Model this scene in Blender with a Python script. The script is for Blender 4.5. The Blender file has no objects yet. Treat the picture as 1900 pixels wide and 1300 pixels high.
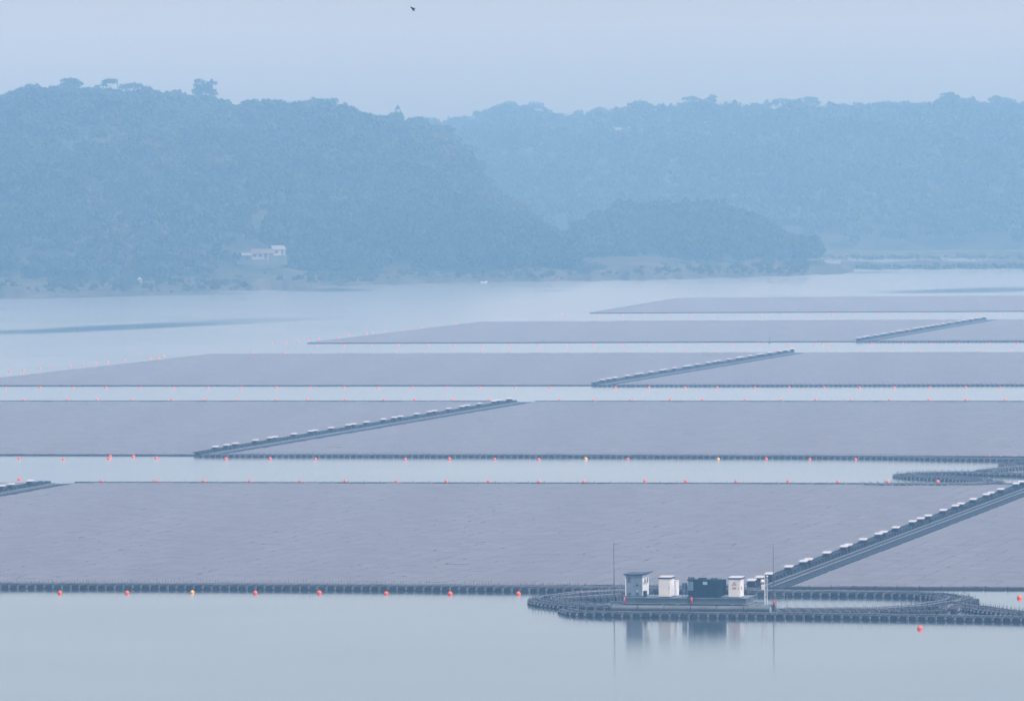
import bpy, math, random
import numpy as np
from mathutils import Vector, Matrix

random.seed(7)
rng = np.random.default_rng(11)
SC = bpy.context.scene
COL = SC.collection
PI = math.pi

# ------------------------------------------------------------------ camera
F, H, HZ, ROLL = 13000.0, 44.0, 290.0, 0.008       # focal length in photo pixels, height over water, horizon row, roll
cam_d = bpy.data.cameras.new('camera')
cam_d.sensor_width = 36.0
cam_d.lens = F / 1900.0 * 36.0
cam_d.clip_start = 1.0
cam_d.clip_end = 20000.0
cam = bpy.data.objects.new('camera', cam_d)
COL.objects.link(cam)
pitch = math.atan((650 - HZ) / F)
cam.matrix_world = (Matrix.Translation((0, 0, H)) @ Matrix.Rotation(math.radians(90) - pitch, 4, 'X')
                    @ Matrix.Rotation(-ROLL, 4, 'Z'))
SC.camera = cam

# ------------------------------------------------------------------ world and sun
SUN_EL, SUN_ROT = 50.0, 128.0
w = bpy.data.worlds.new('World')
SC.world = w
w.use_nodes = True
wn = w.node_tree.nodes
sky = wn.new('ShaderNodeTexSky')
sky.sky_type = 'NISHITA'
sky.sun_disc = False
sky.sun_elevation = math.radians(SUN_EL)
sky.sun_rotation = math.radians(SUN_ROT)
sky.air_density = 1.0
sky.dust_density = 2.4
sky.ozone_density = 1.0
bg = wn['Background']
tint = wn.new('ShaderNodeVectorMath')          # colour balance of the hazy sky
tint.operation = 'MULTIPLY'
tint.inputs[1].default_value = (1.035, 1.02, 1.125)
w.node_tree.links.new(sky.outputs[0], tint.inputs[0])
w.node_tree.links.new(tint.outputs[0], bg.inputs[0])
bg.inputs[1].default_value = 0.10
sun_d = bpy.data.lights.new('sun', 'SUN')
sun_d.energy = 1.9
sun_d.angle = math.radians(14)
sun_d.color = (1.0, 0.95, 0.88)
sun = bpy.data.objects.new('sun', sun_d)
COL.objects.link(sun)
a = math.radians(SUN_ROT)
sdir = Vector((math.sin(a) * math.cos(math.radians(SUN_EL)), math.cos(a) * math.cos(math.radians(SUN_EL)), math.sin(math.radians(SUN_EL))))
sun.rotation_euler = sdir.to_track_quat('Z', 'Y').to_euler()
SC.view_settings.view_transform = 'Standard'
SC.view_settings.look = 'None'
SC.view_settings.exposure = 1.12
SC.view_settings.gamma = 1.0
SC.cycles.max_bounces = 5
SC.cycles.volume_bounces = 1
SC.cycles.use_denoising = True
try:
    SC.cycles.denoiser = 'OPENIMAGEDENOISE'
except Exception:
    pass
HAZE_D = 0.00036


# ------------------------------------------------------------------ helpers
def P(px, py, z=0.0):
    """where the ray through a photo pixel meets the level z"""
    dx, dy = px - 950, py - 650
    c, s = math.cos(ROLL), math.sin(ROLL)
    x = dx * c - dy * s
    k = (dx * s + dy * c) + 650 - HZ
    D = F * (H - z) / k
    return np.array([x * D / F, D])


def PD(px, py, D):
    """the point at distance D along the ray through a photo pixel"""
    dx, dy = px - 950, py - 650
    c, s = math.cos(ROLL), math.sin(ROLL)
    x = dx * c - dy * s
    k = (dx * s + dy * c) + 650 - HZ
    return np.array([x * D / F, D, H - k * D / F])


def tag(o, label=None, cat=None, group=None, kind=None):
    if label: o['label'] = label
    if cat: o['category'] = cat
    if group: o['group'] = group
    if kind: o['kind'] = kind
    return o


def empty(name, loc, rz=0.0, label=None, cat=None, group=None):
    o = bpy.data.objects.new(name, None)
    o.empty_display_size = 0.5
    o.location = loc
    o.rotation_euler = (0, 0, rz)
    COL.objects.link(o)
    return tag(o, label, cat, group)


def mesh_np(name, V, Q, m, smooth=False):
    """a mesh datablock from an (n,3) array and an (m,4) array of quads"""
    me = bpy.data.meshes.new(name)
    V = np.asarray(V, dtype=np.float32)
    Q = np.asarray(Q, dtype=np.int32)
    me.vertices.add(len(V))
    me.vertices.foreach_set('co', V.ravel())
    me.loops.add(Q.size)
    me.loops.foreach_set('vertex_index', Q.ravel())
    me.polygons.add(len(Q))
    n = Q.shape[1]
    me.polygons.foreach_set('loop_start', np.arange(len(Q), dtype=np.int32) * n)
    me.polygons.foreach_set('use_smooth', np.full(len(Q), bool(smooth)))
    me.update(calc_edges=True)
    me.validate()
    me.materials.append(m)
    return me


def link(name, me, parent=None, loc=(0, 0, 0), rot=(0, 0, 0)):
    o = bpy.data.objects.new(name, me)
    o.location = loc
    o.rotation_euler = rot
    COL.objects.link(o)
    if parent is not None:
        o.parent = parent
    return o


class MB:
    """collects shapes, then links them as one mesh object"""
    def __init__(self):
        self.v, self.f, self.mi = [], [], []

    def add(self, vs, fs, mi=0):
        b = len(self.v)
        self.v += [tuple(p) for p in vs]
        self.f += [tuple(i + b for i in q) for q in fs]
        self.mi += [mi] * len(fs)
        return self

    def box(self, x0, x1, y0, y1, z0, z1, mi=0, bev=0.0):
        if bev <= 0:
            vs = [(x, y, z) for z in (z0, z1) for x, y in ((x0, y0), (x1, y0), (x1, y1), (x0, y1))]
            fs = [(3, 2, 1, 0), (4, 5, 6, 7)] + [(i, (i + 1) % 4, (i + 1) % 4 + 4, i + 4) for i in range(4)]
            return self.add(vs, fs, mi)
        b = bev
        ring = [(x0 + b, y0), (x1 - b, y0), (x1, y0 + b), (x1, y1 - b), (x1 - b, y1), (x0 + b, y1), (x0, y1 - b), (x0, y0 + b)]
        cx, cy = (x0 + x1) / 2, (y0 + y1) / 2
        hx, hy = (x1 - x0) / 2, (y1 - y0) / 2
        sh = lambda r: [(cx + (x - cx) * (hx - b) / hx, cy + (y - cy) * (hy - b) / hy) for x, y in r]
        vs = [(x, y, z0) for x, y in sh(ring)] + [(x, y, z0 + b) for x, y in ring] + \
             [(x, y, z1 - b) for x, y in ring] + [(x, y, z1) for x, y in sh(ring)]
        fs = [tuple(range(7, -1, -1)), tuple(range(24, 32))]
        for k in range(3):
            fs += [(k * 8 + i, k * 8 + (i + 1) % 8, k * 8 + 8 + (i + 1) % 8, k * 8 + 8 + i) for i in range(8)]
        return self.add(vs, fs, mi)

    def tube(self, p0, p1, r0, r1=None, n=8, mi=0):
        r1 = r0 if r1 is None else r1
        p0, p1 = Vector(p0), Vector(p1)
        d = (p1 - p0).normalized()
        e = d.orthogonal().normalized()
        g = d.cross(e)
        vs = []
        for p, r in ((p0, r0), (p1, r1)):
            vs += [p + (e * math.cos(2 * PI * i / n) + g * math.sin(2 * PI * i / n)) * r for i in range(n)]
        fs = [(i, (i + 1) % n, n + (i + 1) % n, n + i) for i in range(n)] + [tuple(range(n - 1, -1, -1)), tuple(range(n, 2 * n))]
        return self.add(vs, fs, mi)

    def path(self, pts, r, n=6, mi=0):
        for p, q in zip(pts[:-1], pts[1:]):
            self.tube(p, q, r, r, n, mi)
        return self

    def ball(self, c, r, sz=1.0, nu=14, nv=9, mi=0):
        vs, fs = [], []
        for j in range(nv + 1):
            t = PI * j / nv
            for i in range(nu):
                p = 2 * PI * i / nu
                vs.append((c[0] + r * math.sin(t) * math.cos(p), c[1] + r * math.sin(t) * math.sin(p), c[2] + r * sz * math.cos(t)))
        for j in range(nv):
            for i in range(nu):
                fs.append((j * nu + i, (j + 1) * nu + i, (j + 1) * nu + (i + 1) % nu, j * nu + (i + 1) % nu))
        return self.add(vs, fs, mi)

    def mesh(self, name, mats, smooth=False):
        me = bpy.data.meshes.new(name)
        me.from_pydata(self.v, [], self.f)
        for m in (mats if isinstance(mats, (list, tuple)) else [mats]):
            me.materials.append(m)
        me.polygons.foreach_set('material_index', self.mi)
        me.polygons.foreach_set('use_smooth', [bool(smooth)] * len(self.f))
        me.update()
        return me

    def build(self, name, mats, parent=None, smooth=False, loc=(0, 0, 0), rot=(0, 0, 0)):
        return link(name, self.mesh(name, mats, smooth), parent, loc, rot)


def stamp(V, Q, X, Y, Z, A, S=None):
    """copies of a small mesh at many places, merged: returns V, Q"""
    V, Q = np.asarray(V, float), np.asarray(Q, int)
    X, Y, Z, A = (np.asarray(t, float)[:, None] for t in (X, Y, Z, A))
    S = 1.0 if S is None else np.asarray(S, float)[:, None]
    c, s = np.cos(A), np.sin(A)
    x = X + (V[None, :, 0] * c - V[None, :, 1] * s) * S
    y = Y + (V[None, :, 0] * s + V[None, :, 1] * c) * S
    z = Z + V[None, :, 2] * S
    VV = np.stack([x, y, z], -1).reshape(-1, 3)
    n = len(X)
    QQ = (Q[None] + (np.arange(n) * len(V))[:, None, None]).reshape(-1, Q.shape[1])
    return VV, QQ


# ------------------------------------------------------------------ materials
def mat(name, col, rough=0.6, metal=0.0, var=0.0, scale=3.0, spec=0.5, bump=0.0, bscale=8.0, col2=None):
    m = bpy.data.materials.new(name)
    m.use_nodes = True
    nt = m.node_tree
    b = nt.nodes['Principled BSDF']
    b.inputs['Roughness'].default_value = rough
    b.inputs['Metallic'].default_value = metal
    b.inputs['Specular IOR Level'].default_value = spec
    b.inputs['Base Color'].default_value = (*col, 1)
    if var > 0 or col2:
        tc = nt.nodes.new('ShaderNodeNewGeometry')
        no = nt.nodes.new('ShaderNodeTexNoise')
        no.inputs['Scale'].default_value = scale
        no.inputs['Detail'].default_value = 5
        nt.links.new(tc.outputs['Position'], no.inputs['Vector'])
        mp = nt.nodes.new('ShaderNodeMapRange')
        mp.inputs['From Min'].default_value = 0.32
        mp.inputs['From Max'].default_value = 0.68
        nt.links.new(no.outputs['Fac'], mp.inputs['Value'])
        mx = nt.nodes.new('ShaderNodeMix')
        mx.data_type = 'RGBA'
        c2 = col2 if col2 else tuple(min(1, c * (1 + var)) for c in col)
        c1 = col if col2 else tuple(c * (1 - var) for c in col)
        mx.inputs['A'].default_value = (*c1, 1)
        mx.inputs['B'].default_value = (*c2, 1)
        nt.links.new(mp.outputs['Result'], mx.inputs['Factor'])
        nt.links.new(mx.outputs['Result'], b.inputs['Base Color'])
    if bump > 0:
        tc = nt.nodes.new('ShaderNodeNewGeometry')
        no = nt.nodes.new('ShaderNodeTexNoise')
        no.inputs['Scale'].default_value = bscale
        bp = nt.nodes.new('ShaderNodeBump')
        bp.inputs['Strength'].default_value = bump
        nt.links.new(tc.outputs['Position'], no.inputs['Vector'])
        nt.links.new(no.outputs['Fac'], bp.inputs['Height'])
        nt.links.new(bp.outputs['Normal'], b.inputs['Normal'])
    return m


M_black = mat('black_plastic', (0.004, 0.010, 0.016), 0.6, var=0.35, scale=2.0)
M_dark = mat('dark_frame', (0.016, 0.024, 0.032), 0.6, var=0.3, scale=2.0)
M_float = mat('grey_float', (0.20, 0.21, 0.23), 0.55, var=0.2, scale=0.8)
M_pipe = mat('pale_conduit', (0.13, 0.145, 0.165), 0.5, var=0.2, scale=1.5)
M_strap = mat('grey_strap', (0.11, 0.12, 0.135), 0.5, var=0.25, scale=2.0)
M_white = mat('white_paint', (0.62, 0.60, 0.54), 0.45, var=0.06, scale=1.5)
M_hood = mat('white_hood', (0.50, 0.48, 0.47), 0.45, var=0.05, scale=1.0)
M_offw = mat('off_white_paint', (0.62, 0.66, 0.68), 0.5, var=0.08, scale=1.5)
M_blueg = mat('blue_grey_paint', (0.14, 0.185, 0.225), 0.5, var=0.10, scale=1.2)
M_blueg2 = mat('blue_grey_dark', (0.045, 0.08, 0.115), 0.5, var=0.10, scale=1.2)
M_slate = mat('slate_roof', (0.03, 0.045, 0.065), 0.5, var=0.15, scale=2.0)
M_band = mat('dark_band', (0.012, 0.014, 0.045), 0.5)
M_teal = mat('teal_steel', (0.002, 0.014, 0.024), 0.6, spec=0.25, var=0.25, scale=1.5)
M_teal2 = mat('teal_radiator', (0.003, 0.018, 0.028), 0.6, spec=0.25)
M_steel = mat('galvanised_steel', (0.15, 0.18, 0.20), 0.5, metal=0.2, var=0.2, scale=1.0)
M_deck = mat('grey_deck_side', (0.055, 0.08, 0.095), 0.6, var=0.25, scale=1.0)
M_pont = mat('grey_pontoon', (0.10, 0.115, 0.125), 0.5, var=0.2, scale=0.7)
M_red = mat('red_paint', (0.33, 0.015, 0.03), 0.4)
M_orange = mat('orange_plastic', (0.80, 0.10, 0.03), 0.45, var=0.12, scale=1.5)
M_yellow = mat('yellow_plastic', (0.95, 0.42, 0.07), 0.45, var=0.12, scale=1.5)
M_weed = mat('dark_waterline', (0.16, 0.05, 0.04), 0.7)
M_cable = mat('black_cable', (0.03, 0.035, 0.04), 0.6)
M_glass = mat('dark_glass', (0.01, 0.012, 0.02), 0.1)
M_bark = mat('bark', (0.07, 0.055, 0.045), 0.9, var=0.3, scale=1.0)
M_redroof = mat('clay_tile_roof', (0.095, 0.07, 0.07), 0.8, var=0.2, scale=0.6)
M_tin = mat('tin_roof', (0.13, 0.15, 0.165), 0.6, var=0.15, scale=0.5)
M_plaster = mat('pale_plaster', (0.20, 0.20, 0.185), 0.8, var=0.12, scale=0.4)
M_concrete = mat('weathered_concrete', (0.075, 0.09, 0.095), 0.9, var=0.2, scale=0.3)
M_shed = mat('limewashed_wall', (0.21, 0.21, 0.20), 0.8, var=0.1, scale=0.5)
M_bird = mat('dark_feathers', (0.006, 0.007, 0.014), 0.7)


def panel_material():
    m = bpy.data.materials.new('solar_glass')
    m.use_nodes = True
    nt = m.node_tree
    b = nt.nodes['Principled BSDF']
    g = nt.nodes.new('ShaderNodeNewGeometry')
    no = nt.nodes.new('ShaderNodeTexNoise')
    no.inputs['Scale'].default_value = 0.35
    no.inputs['Detail'].default_value = 4
    nt.links.new(g.outputs['Position'], no.inputs['Vector'])
    mx = nt.nodes.new('ShaderNodeMix')
    mx.data_type = 'RGBA'
    mx.inputs['A'].default_value = (0.098, 0.080, 0.070, 1)
    mx.inputs['B'].default_value = (0.150, 0.122, 0.108, 1)
    nt.links.new(no.outputs['Fac'], mx.inputs['Factor'])
    nt.links.new(mx.outputs['Result'], b.inputs['Base Color'])
    b.inputs['Roughness'].default_value = 0.32
    b.inputs['Specular IOR Level'].default_value = 0.34
    return m


M_panel = panel_material()
M_frame = mat('aluminium_frame', (0.17, 0.155, 0.155), 0.5)


# ------------------------------------------------------------------ water
def water_material():
    m = bpy.data.materials.new('lake_water')
    m.use_nodes = True
    nt = m.node_tree
    N, L = nt.nodes, nt.links
    b = N['Principled BSDF']
    b.inputs['Base Color'].default_value = (0.02, 0.035, 0.045, 1)
    b.inputs['IOR'].default_value = 1.30
    g = N.new('ShaderNodeNewGeometry')
    sp = N.new('ShaderNodeSeparateXYZ')
    L.new(g.outputs['Position'], sp.inputs[0])

    def mth(op, a, b_=None, c=None, clamp=False):
        n = N.new('ShaderNodeMath')
        n.operation = op
        n.use_clamp = clamp
        for i, t in enumerate((a, b_, c)):
            if t is None: continue
            if isinstance(t, (int, float)): n.inputs[i].default_value = t
            else: L.new(t, n.inputs[i])
        return n.outputs[0]

    nz = N.new('ShaderNodeTexNoise')
    nz.inputs['Scale'].default_value = 0.02
    nz.inputs['Detail'].default_value = 4
    L.new(g.outputs['Position'], nz.inputs['Vector'])
    warp = mth('MULTIPLY', mth('SUBTRACT', nz.outputs['Fac'], 0.5), 60.0)
    calm = None
    # calm strips of water between wind ripples: from, to (photo ground points), half width in metres, strength
    for (p0, p1, hw, st, soft) in CALM:
        A, B = P(*p0), P(*p1)
        d = B - A
        ln = float(np.hypot(*d))
        d = d / ln
        n = np.array([-d[1], d[0]])
        x, y = sp.outputs['X'], sp.outputs['Y']
        s = mth('ADD', mth('MULTIPLY', mth('SUBTRACT', x, float(A[0])), float(d[0])), mth('MULTIPLY', mth('SUBTRACT', y, float(A[1])), float(d[1])))
        t = mth('ADD', mth('MULTIPLY', mth('SUBTRACT', x, float(A[0])), float(n[0])), mth('MULTIPLY', mth('SUBTRACT', y, float(A[1])), float(n[1])))
        t = mth('ABSOLUTE', mth('ADD', t, mth('MULTIPLY', warp, 0.4)))
        mr = N.new('ShaderNodeMapRange')
        mr.interpolation_type = 'SMOOTHSTEP'
        mr.inputs['From Min'].default_value = hw * 1.4
        mr.inputs['From Max'].default_value = hw * 0.5
        L.new(t, mr.inputs['Value'])
        e1 = N.new('ShaderNodeMapRange')
        e1.interpolation_type = 'SMOOTHSTEP'
        e1.inputs['From Min'].default_value = ln
        e1.inputs['From Max'].default_value = ln - soft
        L.new(mth('ADD', s, warp), e1.inputs['Value'])
        e0 = N.new('ShaderNodeMapRange')
        e0.interpolation_type = 'SMOOTHSTEP'
        e0.inputs['From Min'].default_value = 0
        e0.inputs['From Max'].default_value = soft * 0.5
        L.new(mth('ADD', s, warp), e0.inputs['Value'])
        k = mth('MULTIPLY', mth('MULTIPLY', mr.outputs[0], mth('MULTIPLY', e1.outputs[0], e0.outputs[0])), st)
        calm = k if calm is None else mth('MAXIMUM', calm, k)
    # sheltered water near the platform, wind-roughened water further out
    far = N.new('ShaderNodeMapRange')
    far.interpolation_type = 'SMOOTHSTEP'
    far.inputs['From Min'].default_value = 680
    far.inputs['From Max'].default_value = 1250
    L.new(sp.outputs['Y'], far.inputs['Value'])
    r = mth('ADD', mth('MULTIPLY', far.outputs[0], R_FAR - R_NEAR), R_NEAR)
    r = mth('ADD', r, mth('MULTIPLY', mth('SUBTRACT', nz.outputs['Fac'], 0.5), 0.08))
    inv = mth('SUBTRACT', 1.0, calm)
    r2 = mth('ADD', mth('MULTIPLY', r, inv), mth('MULTIPLY', calm, 0.05))
    L.new(r2, b.inputs['Roughness'])
    # paler base colour further out stands in for sky reflection, except in calm strips
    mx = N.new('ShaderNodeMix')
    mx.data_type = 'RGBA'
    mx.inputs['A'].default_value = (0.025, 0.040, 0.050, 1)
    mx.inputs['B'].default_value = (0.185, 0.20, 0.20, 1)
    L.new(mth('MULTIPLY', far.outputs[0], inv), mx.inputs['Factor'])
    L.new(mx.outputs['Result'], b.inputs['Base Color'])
    L.new(mth('ADD', mth('MULTIPLY', far.outputs[0], 0.11), 1.19), b.inputs['IOR'])
    # ripples
    w1 = N.new('ShaderNodeTexNoise')
    w1.inputs['Scale'].default_value = 1.1
    w1.inputs['Detail'].default_value = 3
    L.new(g.outputs['Position'], w1.inputs['Vector'])
    bp = N.new('ShaderNodeBump')
    bp.inputs['Distance'].default_value = 0.02
    L.new(mth('ADD', mth('MULTIPLY', mth('MULTIPLY', far.outputs[0], inv), 0.5), 0.4), bp.inputs['Strength'])
    L.new(w1.outputs['Fac'], bp.inputs['Height'])
    L.new(bp.outputs['Normal'], b.inputs['Normal'])
    return m


R_NEAR, R_FAR = 0.09, 0.165
CALM = [((-120, 624), (640, 586), 15, 0.72, 130), ((250, 590), (350, 588), 8, 0.4, 20),
        ((-150, 556), (560, 541), 14, 0.9, 60), ((500, 534), (700, 541), 14, 0.9, 30),
        ((1000, 539), (1110, 539), 8, 0.5, 12), ((1690, 545), (2000, 529), 22, 0.7, 60),
        ((1540, 506), (1720, 505), 12, 0.7, 30)]
mb = MB()
mb.add([(-690, -30, 0), (690, -30, 0), (690, 4350, 0), (-690, 4350, 0)], [(0, 1, 2, 3)])
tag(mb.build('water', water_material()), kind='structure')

# ------------------------------------------------------------------ hills, shore
def leafy(name, c1, c2, scale=0.12):
    m = mat(name, c1, 0.85, col2=c2, scale=scale, spec=0.2)
    return m


M_ground = mat('forest_floor', (0.020, 0.032, 0.018), 0.95, col2=(0.05, 0.05, 0.03), scale=0.2, spec=0.1)
M_bank = mat('grass_and_bare_earth', (0.018, 0.032, 0.018), 0.95, col2=(0.080, 0.070, 0.058), scale=0.09, spec=0.1)


def lerp_tab(tab, x, k=1):
    return np.interp(x, [t[0] for t in tab], [t[k] for t in tab])


SHORE = [(-500, 556), (-250, 553), (0, 550), (300, 545), (500, 537), (640, 530), (900, 523), (1100, 521), (1300, 517), (1500, 511), (1590, 506), (1640, 503)]


def noise1(x, seed, amp, wl):
    r = np.random.default_rng(seed)
    out = np.zeros_like(x, dtype=float)
    for k in range(4):
        out += amp / (1.6 ** k) * np.sin(x / (wl / 1.9 ** k) * 2 * PI + r.uniform(0, 2 * PI))
    return out


class Hill:
    """a hill sheet: foot line, crest line and a back slope, in world space.
    tops: [(px, py of tree tops)], tree allowance th metres; foot: px->distance; crest distance"""
    def __init__(self, name, tops, foot, crest, th, z0=1.5, step=10, seed=1, power=0.8):
        self.tops, self.foot, self.crest, self.th, self.z0, self.power, self.seed = tops, foot, crest, th, z0, power, seed
        xs = np.arange(tops[0][0], tops[-1][0] + 1, step, dtype=float)
        ss = np.concatenate([np.linspace(0, 1, 26), np.linspace(1.04, 1.35, 6)])
        V = np.zeros((len(xs), len(ss), 3))
        for i, x in enumerate(xs):
            for j, s in enumerate(ss):
                V[i, j] = self.at(x, s)
        nx, ns = len(xs), len(ss)
        ii, jj = np.meshgrid(np.arange(nx - 1), np.arange(ns - 1), indexing='ij')
        a = (ii * ns + jj).ravel()
        Q = np.stack([a, a + ns, a + ns + 1, a + 1], -1)
        self.ob = tag(link(name, mesh_np(name, V.reshape(-1, 3), Q, M_ground, True)), kind='structure')

    def at(self, px, s):
        Dc = lerp_tab(self.crest, px)
        Df = lerp_tab(self.foot, px)
        top = PD(px, lerp_tab(self.tops, px), Dc)
        zc = max(top[2] - self.th, self.z0 + 0.5)
        D = Df + (Dc - Df) * s
        X = top[0] / Dc * D
        if s <= 1:
            z = self.z0 + (zc - self.z0) * (math.sin(PI / 2 * max(s, 0)) ** self.power)
            bumpy = math.sin(PI * s)
        else:
            z = zc - (zc - self.z0) * (s - 1) ** 1.5 * 0.9
            bumpy = 0
        z += bumpy * 3.0 * (math.sin(X * 0.045 + D * 0.021 + self.seed) + 0.7 * math.sin(X * 0.11 - D * 0.035 + 2 * self.seed))
        return np.array([X, D, z])


TOP_A = [(-320, 185), (-100, 180), (0, 178), (60, 160), (120, 158), (200, 160), (260, 168), (300, 174), (400, 184), (430, 188), (520, 192), (600, 182), (640, 192),
         (700, 212), (740, 218), (800, 226), (850, 252), (880, 290), (905, 335), (960, 385), (1000, 415), (1050, 450), (1085, 500)]
TOP_M = [(500, 515), (540, 455), (580, 425), (640, 392), (700, 368), (760, 357), (820, 362), (880, 372), (940, 392), (1000, 415), (1040, 432), (1065, 455), (1085, 510)]
TOP_C = [(1010, 500), (1050, 430), (1100, 388), (1150, 374), (1220, 366), (1300, 370), (1360, 384), (1410, 404), (1450, 428), (1480, 455), (1505, 485), (1530, 505)]
TOP_B = [(560, 300), (700, 262), (780, 226), (850, 219), (900, 210), (945, 196), (1000, 203), (1045, 214), (1100, 206), (1170, 200), (1230, 196), (1300, 188), (1400, 192), (1500, 190),
         (1600, 196), (1700, 192), (1770, 181), (1830, 187), (1900, 187), (2050, 192), (2300, 188)]
hA = Hill('hills', TOP_A, [(-320, 2370), (440, 2415), (600, 2500), (1085, 2600)], [(-320, 3000), (500, 3080), (800, 3080), (1085, 2720)], 11.0, seed=1)
hM = Hill('hills', TOP_M, [(500, 2450), (800, 2505), (1085, 2530)], [(500, 2530), (800, 2610), (1085, 2580)], 11.0, seed=2, power=0.7)
hC = Hill('hills', TOP_C, [(1010, 2640), (1300, 2640), (1530, 2690)], [(1010, 2780), (1300, 2800), (1530, 2740)], 11.0, seed=3, power=0.7)
hB = Hill('hills', TOP_B, [(560, 3100), (2300, 3040)], [(560, 3900), (900, 3900), (1300, 3750), (2300, 3700)], 11.5, seed=4)

# low shore land in front of the hills, with a bank at the water's edge
def shore_sheet(name, px0, px1, front, back_D, zfun, m, step=8, rows=16):
    xs = np.arange(px0, px1 + 1, step, dtype=float)
    V = []
    for x in xs:
        f = P(x, lerp_tab(front, x) + 0.8 * math.sin(x * 0.07) + 0.5 * math.sin(x * 0.19))
        bD = np.interp(x, [t[0] for t in back_D], [t[1] for t in back_D])
        for j in range(rows):
            s = j / (rows - 1)
            D = f[1] + (bD - f[1]) * s ** 1.3
            V.append((f[0] / f[1] * D, D, zfun(x, s, f[0] / f[1] * D, D)))
    n = len(xs)
    ii, jj = np.meshgrid(np.arange(n - 1), np.arange(rows - 1), indexing='ij')
    a = (ii * rows + jj).ravel()
    Q = np.stack([a, a + rows, a + rows + 1, a + 1], -1)
    return tag(link(name, mesh_np(name, np.array(V), Q, m, True)), kind='structure')


def bank_z(x, s, X, D):
    h = 2.2 + 0.9 * math.sin(X * 0.06) + 0.6 * math.sin(X * 0.15 + 1) + 1.3 * math.exp(-((x - 860) / 90) ** 2) + 2.2 * math.exp(-((x - 1220) / 110) ** 2)
    z = -0.4 + h * min(1, s / 0.25) ** 0.8 + (s > 0.25) * (s - 0.25) * 3.0
    z *= 1.0 - 0.85 * float(np.clip((x - 1440) / 110, 0, 1))
    return z + (0.5 * math.sin(D * 0.09 + X * 0.13) if 0.2 < s < 0.95 else 0)


shore_sheet('shore', -320, 1590, SHORE, [(-320, 2400), (500, 2450), (1000, 2640), (1300, 2700), (1590, 2760)], bank_z, M_bank)
# the far low spit and the far shore at the right
shore_sheet('shore', 1560, 2300, [(1560, 500), (1700, 500), (2300, 496)], [(1560, 2790), (2300, 2770)],
            lambda x, s, X, D: -0.3 + 2.3 * min(1, s / 0.3) * (1 - 0.4 * s) + 0.3 * math.sin(X * 0.2), M_bank, rows=8)
shore_sheet('shore', 1380, 2300, [(1380, 481), (1700, 479), (2300, 475)], [(1380, 3010), (2300, 3010)],
            lambda x, s, X, D: -0.3 + 2.2 * min(1, s / 0.3) + 0.3 * math.sin(X * 0.1), M_bank, rows=8)


# ------------------------------------------------------------------ trees
def crown_quads(r, blobs, n, leaf):
    """many leaf-clump quads over the shells of several lobes -> V, Q"""
    V, Q = [], []
    tot = sum(b[3] ** 2 for b in blobs)
    for (bx, by, bz, br, sq) in blobs:
        k = max(6, int(n * br ** 2 / tot))
        for _ in range(k):
            d = r.normal(size=3)
            d /= np.linalg.norm(d)
            if d[2] < -0.55: d[2] *= -0.5
            rad = br * (0.62 + 0.42 * r.random() ** 0.6)
            c = np.array([bx, by, bz]) + d * rad * np.array([1, 1, sq])
            nn = d + r.normal(size=3) * 0.55
            nn /= np.linalg.norm(nn)
            t = np.cross(nn, r.normal(size=3))
            t /= np.linalg.norm(t)
            u = np.cross(nn, t)
            s = leaf * (0.6 + 0.8 * r.random())
            e = s * (0.45 + 0.35 * r.random())
            b = len(V)
            V += [c - t * s * .5, c - u * e * .5, c + t * s * .5, c + u * e * .5]
            Q.append((b, b + 1, b + 2, b + 3))
    return np.array(V), np.array(Q)


def blobs_round(r, R, hh):
    out = [(0, 0, hh * 0.62, R * 0.72, 0.9)]
    for k in range(5):
        a = 2 * PI * k / 5 + r.uniform(-.4, .4)
        out.append((math.cos(a) * R * .55, math.sin(a) * R * .55, hh * r.uniform(.45, .78), R * r.uniform(.38, .55), 0.85))
    return out


def blobs_flat(r, R, hh):
    out = []
    for k in range(8):
        a = 2 * PI * k / 8 + r.uniform(-.4, .4)
        q = R * r.uniform(.35, .75)
        out.append((math.cos(a) * q, math.sin(a) * q, hh * r.uniform(.74, .92), R * r.uniform(.30, .46), 0.42))
    out.append((0, 0, hh * .93, R * .45, .35))
    return out


def blobs_tier(r, R, hh):
    out = []
    for (z, q, k) in ((.92, .5, 5), (.74, .72, 7), (.58, .6, 6)):
        for j in range(k):
            a = 2 * PI * j / k + r.uniform(-.4, .4)
            out.append((math.cos(a) * R * q * r.uniform(.75, 1.1), math.sin(a) * R * q, hh * z * r.uniform(.93, 1.04), R * r.uniform(.3, .44), .75))
    out.append((0, 0, hh * .78, R * .6, .6))
    return out


def blobs_cone(r, R, hh):
    return [(0, 0, hh * .35, R, .9), (0, 0, hh * .55, R * .85, 1.0), (R * .1, 0, hh * .74, R * .62, 1.1), (0, 0, hh * .9, R * .35, 1.3)]


protos = []
pr = np.random.default_rng(5)
for k in range(10):
    if k < 6:
        bl = blobs_round(pr, pr.uniform(3.2, 4.2), pr.uniform(8, 10))
    elif k < 9:
        bl = blobs_flat(pr, pr.uniform(4.0, 5.0), pr.uniform(9, 11))
    else:
        bl = blobs_cone(pr, 2.3, 11)
    protos.append(crown_quads(pr, bl, 170, 1.45))

LEAF = [leafy('forest_leaves_' + n, c1, c2) for n, c1, c2 in
        (('deep', (0.010, 0.017, 0.012), (0.019, 0.029, 0.018)), ('mid', (0.017, 0.027, 0.016), (0.032, 0.041, 0.023)), ('dry', (0.032, 0.034, 0.024), (0.060, 0.052, 0.038)))]


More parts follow.
